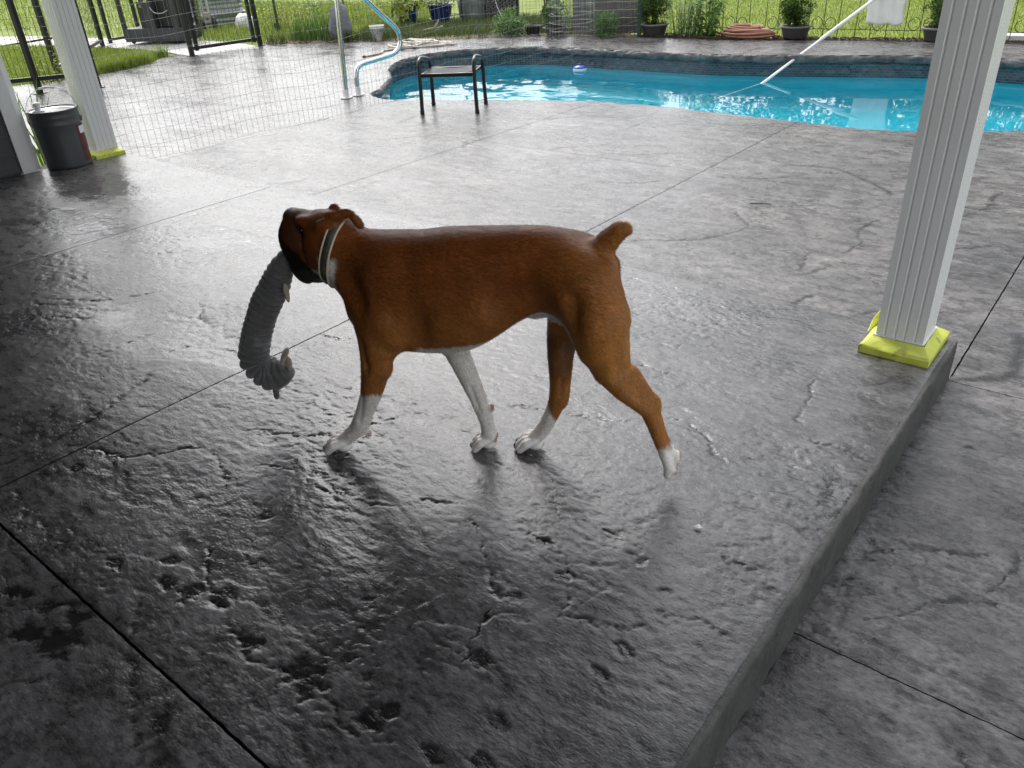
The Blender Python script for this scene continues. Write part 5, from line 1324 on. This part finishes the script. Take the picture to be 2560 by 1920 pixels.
def coil(name, loc, m, r, label, loops, seed, tail):
    t = empty(name, loc, 0, label, 'hose', None); rr = random.Random(seed); P = []
    for (R, sx, z, ox, oy) in loops:
        n = 22; ph = rr.uniform(0, 6)
        for i in range(n):
            a = ph*0+2*math.pi*i/n; P.append((ox+R*sx*math.cos(a)*(1+.05*math.sin(3*a+ph)), oy+R*math.sin(a)*(1+.06*math.cos(2*a+ph)), z+.007*math.sin(2*a+ph)+.012*i/n))
    P = tail[::-1]+P
    MB().tube(spline(P, 3), r, 10).build('tube', m, t, True)
    e = Vector(P[0]); q = (Vector(P[0])-Vector(P[1])).normalized()
    MB().tube([e, e+q*.006, e+q*.035], [r*1.3, r*1.45, r*1.35], 12).build('coupling', MT['rust'], t, True)
    return t
coil('garden_hose', (-4.46, 10.33, ZD+.012), MT['hose_red'], .0145, 'orange terracotta garden hose coiled in a heap on the mulch',
     [(.17, 2.0, .015, 0, 0), (.155, 1.9, .03, .04, .02), (.17, 2.05, .046, -.02, 0), (.14, 2.0, .062, .05, 0), (.16, 1.9, .078, .0, .01), (.12, 1.8, .094, -.06, .0), (.13, 1.6, .112, -.05, .02), (.08, 1.5, .13, -.09, .0)], 3, [(-.34, 0, .03), (-.42, -.02, .05), (-.52, .02, .012), (-.60, .0, .010)])
coil('garden_hose', (-8.55, 8.62, ZD+.009), MT['hose_white'], .0115, 'white garden hose lying tangled on the deck behind the handrail',
     [(.13, 3.2, .004, .1, 0), (.10, 3.6, .016, .12, .03), (.14, 2.6, .028, -.02, -.03), (.08, 3.0, .036, -.1, .05), (.16, 1.5, .006, -.12, -.32), (.10, 2.2, .014, .0, -.42)], 4, [(-.05, -.65, .0), (.08, -.9, .0), (.13, -1.25, .0)])

def scroll_fence():
    t = empty('scroll_fence', (-5.4, 10.36, ZD), label='low wire border fence with round scrolls along the lawn', cat='fence')
    vm = MB().tube([(0, 0, -.02), (0, 0, .62)], .0045, 6).mesh('rod', MT['iron'], True)
    def curl(s):
        P = []
        for i in range(34):
            f = i/33; a = math.pi*(-.5+1.95*f)*s; R = .075*(1-.28*f); P.append((s*.082+R*math.cos(a+math.pi*(0 if s > 0 else 1))*1.0*(-1), 0, R*math.sin(a)))
        return MB().tube(P, .0042, 5).mesh('scroll', MT['iron'], True)
    cR, cL = curl(1), curl(-1)
    x = 0; i = 0
    while x < 7.2:
        yy = (.30*min(1, x/3.0)); zz = 0
        big = i % 3
        add('rod', vm, t, (x, yy, zz), (rnd.gauss(0, .015), rnd.gauss(0, .015), 0))
        if big == 1:
            for z in (.165, .50):
                add('scroll', cR, t, (x+.004, yy, z+zz)); add('scroll', cL, t, (x-.004, yy, z+zz))
        x += .172 if big != 2 else .20; i += 1
    P = [(q, .30*min(1, q/3.0)+.004, .10+.004*math.sin(q*4)) for q in np.linspace(0, 7.2, 60)]
    MB().tube(P, .004, 5).build('rail_wire', MT['iron'], t, True)
    P = [(q, .30*min(1, q/3.0)+.004, .60+.004*math.sin(q*4)) for q in np.linspace(0, 7.2, 60)]
    MB().tube(P, .004, 5).build('rail_wire', MT['iron'], t, True)
scroll_fence()
def hanging_bag():
    n, k = 22, 26; V = []
    for s in (0, 1):
        for i in range(n+1):
            for j in range(k+1):
                u, v = i/n, j/k; x = (u-.5)*.43+.012*math.sin(v*9+u*3); z = -.02+.66*v
                f = .022*math.sin(u*9+v*2)*v+.012*math.sin(u*21+1)*(.4+v)+.010*math.sin(v*15+u*6)
                V.append((x, -.03+f+s*.008*(1+2*math.sin(math.pi*u)*math.sin(math.pi*v)), z+.012*math.sin(u*14)*(1-v)))
    F = []; o = (n+1)*(k+1)
    for i in range(n):
        for j in range(k):
            a = i*(k+1)+j; F.append((a, a+k+1, a+k+2, a+1)); F.append((o+a, o+a+1, o+a+k+2, o+a+k+1))
    rim = [i*(k+1) for i in range(n+1)]+[n*(k+1)+j for j in range(1, k+1)]+[i*(k+1)+k for i in range(n-1, -1, -1)]+[j for j in range(k-1, 0, -1)]
    for a, b in zip(rim, rim[1:]+rim[:1]): F.append((a, o+a, o+b, b))
    ob = add('hanging_bag', mesh_data('hanging_bag', V, F, True, MT['thin_bag']), None, (-2.90, 10.56, .05))
    tag(ob, 'white plastic bag hanging on the scroll fence beside the pool pole', 'bag')
hanging_bag()
MB().box((0, 0, .03), (.9, .25, .06), .1, .01).build('edging_slab', MT['path'], None, loc=(-1.55, 10.95, ZD-.01))
tag(bpy.data.objects['edging_slab'], 'pale stone edging block behind the right column', 'edging')

# =====================================================================  beyond the deck, middle: board wall, chair, lattice stand, bin, blue pots
t = empty('board_wall', (-6.55, 10.30, ZD), .38, 'weathered grey board planter wall behind the wire roll', 'planter')
for s in range(7): MB().box((0, rnd.uniform(-.004, .004), .052+s*.102), (1.0, .035, .096), 0, .004).build('board', MT['old_wood'], t)
for s in range(7): MB().box((-.485, .25, .052+s*.102), (.035, .45, .096), 0, .004).build('board', MT['old_wood'], t)
for s in range(7): MB().box((.485, .25, .052+s*.102), (.035, .45, .096), 0, .004).build('board', MT['old_wood'], t)
def blue_pot(loc, label, leafm, seed, lime):
    t = empty('glazed_planter', loc, 0, label, 'planter', 'blue glazed planters')
    MB().lathe([(.12, 0), (.125, .01), (.165, .12), (.195, .24), (.20, .30), (.212, .305), (.214, .33), (.195, .335), (.185, .30)], n=36, close=False).build('pot', MT['blue_glaze'], t, True)
    MB().lathe([(.19, .29), (.001, .31)], n=20, close=False).build('soil', MT['soil'], t)
    P, D = bush_points(420 if lime else 900, (.27, .27, .17), seed, up=.1); P[:, 2] += .40
    leaves(P, D, .085 if lime else .035, .075 if lime else .018, leafm, 'foliage', t, .4, seed)
    if lime:
        r = np.random.RandomState(3); PP = []; DD = []
        for k in range(10):
            a = r.uniform(3.4, 5.6)
            for j in range(8): PP.append((.21*math.cos(a)+.03*math.cos(a)*j/8, .21*math.sin(a)+.03*math.sin(a)*j/8, .33-.025*j)); DD.append((math.cos(a)+r.normal(0, .5), math.sin(a)+r.normal(0, .5), -.6))
        leaves(PP, DD, .08, .07, leafm, 'trailing_vine', t, .4, seed)
    else:
        P, D = bush_points(160, (.28, .28, .17), seed+9, shell=.95); P[:, 2] += .42; tag(leaves(P, D, .035, .034, MT['petal'], 'flowers', t, .1, seed), kind='stuff')
blue_pot((-10.66, 10.40, ZD), 'blue glazed planter with lime green trailing leaves', MT['lime_leaf'], 51, True)
blue_pot((-10.12, 10.66, ZD), 'blue glazed planter with pale purple flowers', MT['box_leaf'], 52, False)
t = empty('metal_bin', (-10.02, 11.35, ZD), .3, 'ribbed galvanised metal bin standing on the long grass', 'bin')
pr = []
for k in range(40): pr.append((.21+.035*k/39+(.004 if k in (6, 7, 20, 21, 33, 34) else 0), .62*k/39))
MB().lathe(pr+[(.25, .63), (.24, .635), (.22, .60)], n=48).build('body', MT['galv'], t, True)
for k in range(24):
    a = 2*math.pi*k/24; MB().box((.226*math.cos(a), .226*math.sin(a), .3), (.014, .010, .5), a, .003, 0, .055).build('rib', MT['galv'], t)
t = empty('plant_stand', (-10.28, 11.10, ZD), 0, 'black bent wire plant stand in front of the metal bin', 'plant stand')
for k in range(3):
    a = 2.1*k+.4; MB().tube(spline([(.17*math.cos(a), .17*math.sin(a), 0), (.15*math.cos(a), .15*math.sin(a), .25), (.19*math.cos(a), .19*math.sin(a), .36), (.12*math.cos(a), .12*math.sin(a), .5), (.16*math.cos(a), .16*math.sin(a), .7)], 6), .007, 7).build('leg', MT['iron'], t, True)
for z in (.12, .45): MB().tube([(.155*math.cos(a), .155*math.sin(a), z) for a in np.linspace(0, 6.28, 25)[:-1]], .005, 6, True).build('hoop', MT['iron'], t, True)
t = empty('white_dish', (-10.42, 10.98, ZD), 0, 'shallow white dish lying in the grass by the plant stand', 'dish')
MB().lathe([(.12, .02), (.16, .03), (.20, .075), (.205, .077), (.19, .06), (.12, .045), (.001, .045)], n=30, close=False).build('bowl', MT['plastic_white'], t, True)
t = empty('lattice_stand', (-9.62, 11.66, ZD), .62, 'dark cast iron stand with pierced scroll lattice', 'stand')
MB().box((0, 0, .40), (.60, .02, .80)).build('back_plate', MT['iron'], t)
tor = MB().tube([(.030*math.cos(a), 0, .036*math.sin(a)) for a in np.linspace(0, 6.28, 15)[:-1]], .009, 6, True).mesh('lattice_ring', MT['pot_rim'], True)
for i in range(7):
    for j in range(8): add('lattice_ring', tor, t, (-.25+i*.083+(.04 if j % 2 else 0), -.014, .12+j*.085), (0, .5*(i % 2), 0))
for s in (-1, 1): MB().box((s*.30, -.005, .40), (.045, .06, .80), 0, .006).build('side_post', MT['iron'], t)
MB().tube(spline([(-.12, -.12, .50), (-.06, -.2, .28), (.02, -.3, .1), (.10, -.42, .02)], 6), .007, 6).build('white_cord', MT['plastic_white'], t, True)
t = empty('garden_chair', (-8.55, 12.1, ZD), .55, 'dark iron garden chair with beige cushion beside the lattice stand', 'chair')
MB().box((0, 0, .46), (.85, .5, .11), 0, .03).build('cushion', MT['cushion'], t)
MB().box((0, 0, .385), (.88, .5, .03), 0, .008).build('seat_frame', MT['iron'], t)
for s in (-1, 1):
    for y in (-.22, .22): MB().tube(spline([(s*.36, y, .38), (s*.33, y, .25), (s*.38, y, .12), (s*.40, y, 0)], 5), .014, 8).build('leg', MT['iron'], t, True)
    MB().tube([(s*.40+.05*math.cos(a), -.26, .52+.05*math.sin(a)) for a in np.linspace(0, 6.28, 17)[:-1]], .008, 6, True).build('arm_scroll', MT['iron'], t, True)
t = empty('driftwood', (-9.42, 9.72, ZD+.03), .4, 'bleached forked piece of driftwood lying in the rough grass', 'driftwood')
MB().tube(spline([(-.16, 0, .0), (-.05, .02, .02), (.07, 0, .03), (.16, .03, .06)], 5), [.028]*8+[.02]*8, 9).build('trunk', MT['drift'], t, True)
MB().tube(spline([(.02, 0, .02), (.08, -.02, .10), (.11, 0, .16)], 5), [.018]*6+[.010]*5, 8).build('branch', MT['drift'], t, True)
t = empty('driftwood', (-9.62, 9.45, ZD+.02), .1, 'thin bleached stick lying on the bare soil', 'driftwood')
MB().tube(spline([(-.16, 0, .0), (0, .02, .01), (.16, 0, .0)], 5), .011, 8).build('stick', MT['drift'], t, True)

# =====================================================================  beyond the deck, left: boulder, bucket, irises, fences, gate, cart, tank
def boulder():
    bm = bmesh.new(); bmesh.ops.create_icosphere(bm, subdivisions=5, radius=1)
    V = np.array([v.co for v in bm.verts]); F = [[v.index for v in f.verts] for f in bm.faces]; bm.free()
    u = V.copy(); z = (u[:, 2]+1)/2
    prof = np.interp(z, [0, .05, .3, .6, .8, .93, 1], [.75, 1, 1.0, .88, .72, .5, .3]); xy = u[:, :2]/(np.linalg.norm(u[:, :2], axis=1)[:, None]+1e-6)*np.minimum(1, np.linalg.norm(u[:, :2], axis=1)*1.6)[:, None]
    P = np.column_stack([xy[:, 0]*.175*prof, xy[:, 1]*.11*prof, z*.58])
    nz = noise3(P, 7, 3); P *= (1+.10*nz)[:, None]; P[:, :2] += (.012*np.round(noise3(P, 16, 8)*3)/3)[:, None]
    ob = add('boulder', mesh_data('boulder', P, F, True, MT['rock']), None, (-10.26, 8.56, ZD-.03), (0, .03, .62)); smooth_angle(ob, 40)
    tag(ob, 'upright grey boulder standing behind the handrail', 'boulder')
boulder()
t = empty('white_bucket', (-9.68, 8.78, ZD), .3, 'small white plastic bucket on the bare soil beside the boulder', 'bucket')
MB().lathe([(.082, 0), (.085, .004), (.103, .165), (.112, .166), (.112, .178), (.105, .180), (.106, .192), (.113, .194), (.113, .206), (.104, .206), (.098, .15), (.080, .01), (.001, .008)], n=36, close=False).build('body', MT['plastic_white'], t, True)
MB().tube(spline([(-.113, 0, .19), (-.125, .05, .12), (-.06, .115, .085), (.06, .115, .085), (.125, .05, .12), (.113, 0, .19)], 6), .0028, 6).build('handle', MT['galv_bright'], t, True)
def iris_clump(loc, n, h, spread, label, seed, group='iris clumps'):
    t = empty('iris_clump', loc, 0, label, 'plant', group); r = random.Random(seed); V = []; F = []
    for k in range(n):
        a = r.uniform(0, 6.28); rr = spread*math.sqrt(r.random()); b = Vector((rr*math.cos(a), rr*.5*math.sin(a), 0)); H = h*r.uniform(.55, 1.1); la = r.uniform(0, 6.28); le = H*r.uniform(.05, .5); w = r.uniform(.006, .011); fa = r.uniform(0, 6.28)
        s = Vector((math.cos(fa), math.sin(fa), 0))*w; i0 = len(V)
        for j in range(6):
            f = j/5; c = b+Vector((math.cos(la)*le*f*f, math.sin(la)*le*f*f, H*(f-.12*f*f*(le/H)*2))); ww = s*(1-f**2.2)*(.8+.4*math.sin(f*3)); V += [c-ww, c+ww]
        for j in range(5): F.append((i0+2*j, i0+2*j+1, i0+2*j+3, i0+2*j+2))
    add('leaves', mesh_data('leaves', V, F, True, MT['iris_leaf']), t); return t
iris_clump((-10.95, 8.42, ZD-.02), 90, .42, .24, 'tall clump of iris leaves left of the boulder', 61)
iris_clump((-10.52, 8.50, ZD-.02), 80, .46, .20, 'clump of iris leaves touching the boulder', 62)
iris_clump((-11.15, 8.35, ZD-.02), 40, .26, .16, 'low iris shoots beside the gate post', 63)
shoot_plant('weed', (-10.7, 8.75, ZD), 26, .62, .25, .06, .02, MT['big_leaf'], 'tall leafy weeds behind the irises', 'plant', 64, 18)
shoot_plant('yellow_plant', (-12.9, 9.6, ZD), 34, .45, .45, .08, .035, MT['yellow_leaf'], 'yellow green garden plants behind the green post', 'plant', 65, 14)
shoot_plant('yellow_plant', (-12.15, 10.9, ZD), 30, .5, .5, .08, .03, MT['yellow_leaf'], 'far patch of yellow green garden plants', 'plant', 66, 14)

def mesh_panel(t, p0, p1, z0, z1, dx, dz, r, m):
    """welded wire infill: every wire is a piece"""
    p0, p1 = Vector(p0), Vector(p1); L = (p1-p0).length; u = (p1-p0)/L
    vm = MB().tube([(0, 0, z0), (0, 0, z1)], r, 5).mesh('wire', m); n = int(L/dx)
    for i in range(1, n): add('wire', vm, t, tuple(p0+u*(L*i/n)), (rnd.gauss(0, .004), rnd.gauss(0, .004), 0))
    hm = MB().tube([(0, 0, 0), tuple(u*L)], r, 5).mesh('wire', m)
    for k in range(int((z1-z0)/dz)+1): add('wire', hm, t, (p0.x, p0.y, z0+k*dz))
def black_fence(name, pts, label, cat='fence', h=1.25, mesh=True, rail=.10, sec=.055, dx=.055, dz=.10):
    o_ = Vector((pts[0][0], pts[0][1], ZD)); t = empty(name, o_, label=label, cat=cat)
    Q = [Vector((x, y, 0))-Vector((o_.x, o_.y, 0)) for x, y in pts]
    for q in Q:
        MB().box((q.x, q.y, h/2), (sec, sec, h), .35, .004).build('post', MT['black_metal'], t)
        MB().box((q.x, q.y, .004), (sec*2, sec*2, .008), .35, .002).build('base_plate', MT['black_metal'], t)
    for a, b in zip(Q[:-1], Q[1:]):
        d_ = b-a; ang = math.atan2(d_.y, d_.x)
        for z in (rail, h-.05): MB().box(((a.x+b.x)/2, (a.y+b.y)/2, z), (d_.length-sec, .04, .045), ang, .003).build('rail', MT['black_metal'], t)
        if mesh: mesh_panel(t, a, b, rail+.02, h-.07, dx, dz, .0022, MT['black_metal'])
    return t
black_fence('metal_fence', [(-10.62, 3.08), (-10.11, 3.94), (-9.80, 4.47)], 'black square post metal fence with wire mesh by the house corner', rail=.16)
black_fence('metal_fence', [(-11.32, 4.70), (-12.8, 5.7), (-14.2, 6.75)], 'black metal fence receding along the lawn to the open gate', dx=.09)
gt = black_fence('garden_gate', [(-14.62, 7.10), (-14.74, 7.72)], 'open black gate leaf beside the grey cart', 'gate', 1.2, True, .06, .05, .09, .14)
gt = black_fence('garden_gate', [(-11.26, 6.60), (-11.21, 7.74)], 'black framed garden gate with wire mesh at the far deck corner', 'gate', 1.25, False)
for yy in (.09, 1.05): MB().box((.01 if yy < .5 else .04, yy, .63), (.045, .045, 1.14), .1, .003).build('gate_stile', MT['black_metal'], gt)
mesh_panel(gt, (.01, .12, 0), (.04, 1.03, 0), .12, 1.15, .06, .10, .0022, MT['black_metal'])
def green_fence():
    t = empty('garden_fence', (-11.2, 7.8, ZD), label='thin dark wire garden fence on green posts behind the irises', cat='fence')
    pts = [(-11.2, 7.8), (-11.75, 8.75), (-10.9, 9.75), (-10.2, 11.9), (-8.2, 13.2)]; pts = [(-11.2, 7.8), (-10.75, 9.1), (-9.9, 10.95), (-8.6, 12.6)]
    Q = [Vector((x+11.2, y-7.8, 0)) for x, y in pts]
    for i, q in enumerate(Q[1:]): MB().box((q.x, q.y, .6), (.035, .02, 1.25), .4, .003).build('post', MT['green_metal'] if i != 1 else MT['black_metal'], t)
    for a, b in zip(Q[:-1], Q[1:]): mesh_panel(t, a, b, .04, 1.15, .06, .11, .0016, MT['iron'])
green_fence()
t = empty('steel_post', (-12.5, 9.06, ZD), label='slim green garden post left of the irises', cat='post')
MB().box((0, 0, .55), (.035, .03, 1.1), .4, .003).build('post', MT['green_metal'], t); MB().box((0, -.02, .1), (.1, .01, .12), .4).build('fin', MT['green_metal'], t)

def utility_cart():
    t = empty('utility_cart', (-13.75, 7.62, ZD), .39, 'dark grey metal utility cart with open lower frame and brown panel', 'cart')
    W, D = 1.10, .62
    MB().box((0, 0, .145), (W, D, .17), 0, .006).build('base_tray', MT['cart'], t); MB().box((0, 0, .045), (W*.98, D*.98, .03), 0, .004).build('skid', MT['cart'], t)
    for x in (-W/2+.03, W/2-.03, .10):
        for y in (-D/2+.03, D/2-.03): MB().box((x, y, .48), (.06, .06, .52), 0, .004).build('upright', MT['cart'], t)
    MB().box((.28, .02, .45), (.40, .45, .42), 0, .01).build('fire_box', MT['black_metal'], t)
    MB().box((-.22, .05, .42), (.12, .4, .40), 0, .006).build('side_panel', MT['cart'], t); MB().box((-.02, -.1, .42), (.10, .3, .40), 0, .006).build('side_panel', MT['cart'], t)
    MB().box((-.10, -.22, .78), (.75, .18, .14), 0, .006).build('apron', MT['cart'], t); MB().box((.02, -.315, .79), (.26, .012, .12), 0, .003).build('brown_panel', MT['brown_panel'], t)
    MB().box((0, 0, .87), (W+.2, D+.08, .04), 0, .006).build('top_shelf', MT['cart'], t)
    for k in range(3): MB().box((-.222+k*.018, -.155, .56), (.008, .004, .05)).build('vent_slot', MT['steel_lid'], t)
    MB().tube(spline([(.12, -.33, .55), (.22, -.36, .47), (.36, -.36, .46), (.46, -.34, .50)], 6), .008, 7).build('cable', MT['galv_bright'], t, True)
    for x in (-W/2+.1, W/2-.1):
        for y in (-D/2+.08, D/2-.08): MB().lathe([(.035, -.012), (.038, -.006), (.038, .006), (.035, .012)], n=18).build('caster', MT['rubber'], t, True, loc=(x, y, .030), rot=(math.pi/2, 0, 0))
utility_cart()
t = empty('yellow_plant', (-13.05, 7.95, ZD), 0, 'slim yellow flowering stem beside the gate post', 'plant')
r_ = np.random.RandomState(4); PP = [(r_.normal(0, .02), r_.normal(0, .02), z) for z in np.linspace(.3, .75, 60)]
tag(leaves(PP, r_.normal(0, 1, (60, 3)), .06, .03, MT['yellow_leaf'], 'flowers', t, .2, 5), kind='stuff'); MB().tube([(0, 0, 0), (.01, 0, .4), (0, 0, .76)], .006, 6).build('stem', MT['iris_leaf'], t, True)
def stock_tank():
    t = empty('stock_tank', (-15.35, 9.45, ZD), 1.35, 'galvanised corrugated stock tank planter behind the gate', 'planter'); L, R, H = .42, .36, .47; n = 20; ring = []
    for k in range(n+1): a = -math.pi/2+math.pi*k/n; ring.append((L, 0, a))
    for k in range(n+1): a = math.pi/2+math.pi*k/n; ring.append((-L, 0, a))
    pr = []
    for k in range(37):
        z = H*k/36; pr.append((R+(.010*math.sin(z*80) if not (.19 < z < .25) else .016), z))
    pr += [(R+.02, H), (R+.022, H+.02), (R+.002, H+.022), (R-.01, H-.02)]; V = []; F = []; m = len(ring)
    for r2, z in pr:
        for x, y, a in ring: V.append((x+r2*math.cos(a), r2*math.sin(a), z))
    for i in range(len(pr)-1):
        for k in range(m): F.append((i*m+k, i*m+(k+1) % m, (i+1)*m+(k+1) % m, (i+1)*m+k))
    add('body', mesh_data('body', V, F, True, MT['galv']), t)
    bm_ = MB().tube([(x+(R+.018)*math.cos(a), (R+.018)*math.sin(a), .22) for x, y, a in ring], .022, 8, True).build('band', MT['galv_bright'], t, True)
    MB().box((0, 0, H-.05), (1.3, .6, .04)).build('soil', MT['soil'], t)
    P, D = bush_points(700, (.7, .34, .2), 71); P[:, 2] += H+.12; leaves(P, D, .08, .05, MT['herb_leaf'], 'foliage', t, .3, 72)
stock_tank()
t = empty('hand_truck', (-14.45, 8.95, ZD), 1.2, 'silver hand truck with two black wheels in front of the tank', 'hand truck')
for x in (-.11, .11):
    w_ = MB().tube([(x, .085*math.cos(a), .115+.085*math.sin(a)) for a in np.linspace(0, 6.28, 25)[:-1]], .030, 10, True).build('tyre', MT['rubber'], t, True)
    MB().lathe([(.062, -.014), (.060, .0), (.062, .014), (.02, .02), (.02, -.02)], n=20).build('rim', MT['rust'], w_, True, loc=(x, 0, .115), rot=(0, math.pi/2, 0))
    MB().box((x*.5, .05, .55), (.045, .025, .85), 0, .004).build('upright', MT['galv_bright'], t)
MB().tube([(-.13, 0, .115), (.13, 0, .115)], .012, 8).build('axle', MT['rust'], t); MB().box((0, .03, .26), (.15, .05, .09), 0, .01).build('bracket', MT['drift'], t)
def sack():
    bm = bmesh.new(); bmesh.ops.create_icosphere(bm, subdivisions=4, radius=1); V = np.array([v.co for v in bm.verts]); F = [[v.index for v in f.verts] for f in bm.faces]; bm.free()
    V = V*np.array([.21, .16, .16]); V[:, 2] = np.maximum(V[:, 2], -.11)+.11; V *= (1+.20*noise3(V, 7, 2)+.06*noise3(V, 25, 4))[:, None]
    ob = add('white_sack', mesh_data('white_sack', V, F, True, MT['bag']), None, (-13.75, 9.30, ZD), (0, 0, .6)); tag(ob, 'crumpled white sack lying in the grass behind the gate', 'sack')
sack()
# plants at the house corner
mound('leafy_plant', (-5.95, 2.50, ZD), (.10, .14, .22), 260, .07, .045, MT['lime_leaf'], 'low green plant squeezed between house trim and pail', 81, 'plant')
iris_clump((-6.32, 2.33, ZD), 26, .62, .14, 'thin grassy leaves behind the pail', 82, None)
shoot_plant('garden_plant', (-10.75, 4.35, ZD), 12, .75, .12, .06, .02, MT['yellow_leaf'], 'slender yellow leaved plant growing by the black fence', 'plant', 83, 18)

# =====================================================================  small things on the floor
pt = MB(); pt.put([(0, 0, 0), (.012, -.007, .003), (.022, 0, .001), (.013, .008, .004), (.011, 0, .0045)], [(0, 1, 4), (1, 2, 4), (2, 3, 4), (3, 0, 4)])
o = pt.build('petal', MT['plastic_white'], None, loc=(-.585, 1.300, .005), rot=(0, 0, .4)); tag(o, 'single white petal lying on the porch near the kerb', 'petal')
o = MB().tube(spline([(0, 0, .004), (.05, -.006, .007), (.11, .0, .004)], 4), .0028, 6).build('twig', MT['iron'], None, True, loc=(-1.62, 3.98, ZD+.004), rot=(0, 0, .35)); tag(o, 'short dark twig lying on the grey deck', 'twig')

# =====================================================================  trees standing behind the lawn (they show in the pool)
MT['tree_leaf'] = leaf_mat('tree_leaf', [(.018, .040, .010), (.035, .07, .015), (.06, .11, .022)])
def far_woodland():
    PA, DA = [], []; tr = MB()
    rr = random.Random(12); row = [(-12.5+3.6*i, 33+1.5*math.sin(i*1.7), rr.uniform(12, 15), rr.uniform(3.6, 4.4)) for i in range(11)]+[(26+2.2*i, 31-4.2*i, rr.uniform(11, 14), 4.2) for i in range(4)]
    for i, (x, y, h, R) in enumerate(row):
        P, D = bush_points(5200, (R, R, h*.46), 200+i, lumps=26, shell=.4); P += np.array([x, y, ZD+h*.50]); P[:, 2] = np.maximum(P[:, 2], ZD+.1+.02*np.arange(len(P)) % .9); PA.append(P); DA.append(D)
    o = leaves(np.concatenate(PA), np.concatenate(DA), .34, .22, MT['tree_leaf'], 'far_woodland', None, .2, 9)
    tag(o, 'dark green woodland edge beyond the far lawn', 'woodland', kind='stuff')
    for x, y, h, R in row: tr.tube(spline([(x, y, ZD-.1), (x+.08, y, ZD+h*.3), (x-.08, y+.05, ZD+h*.7)], 4), [.24, .23, .22, .21, .2, .18, .15, .12, .08], 8)
    tag(tr.build('trunks', MT['old_wood'], o, True), kind='stuff')
far_woodland()
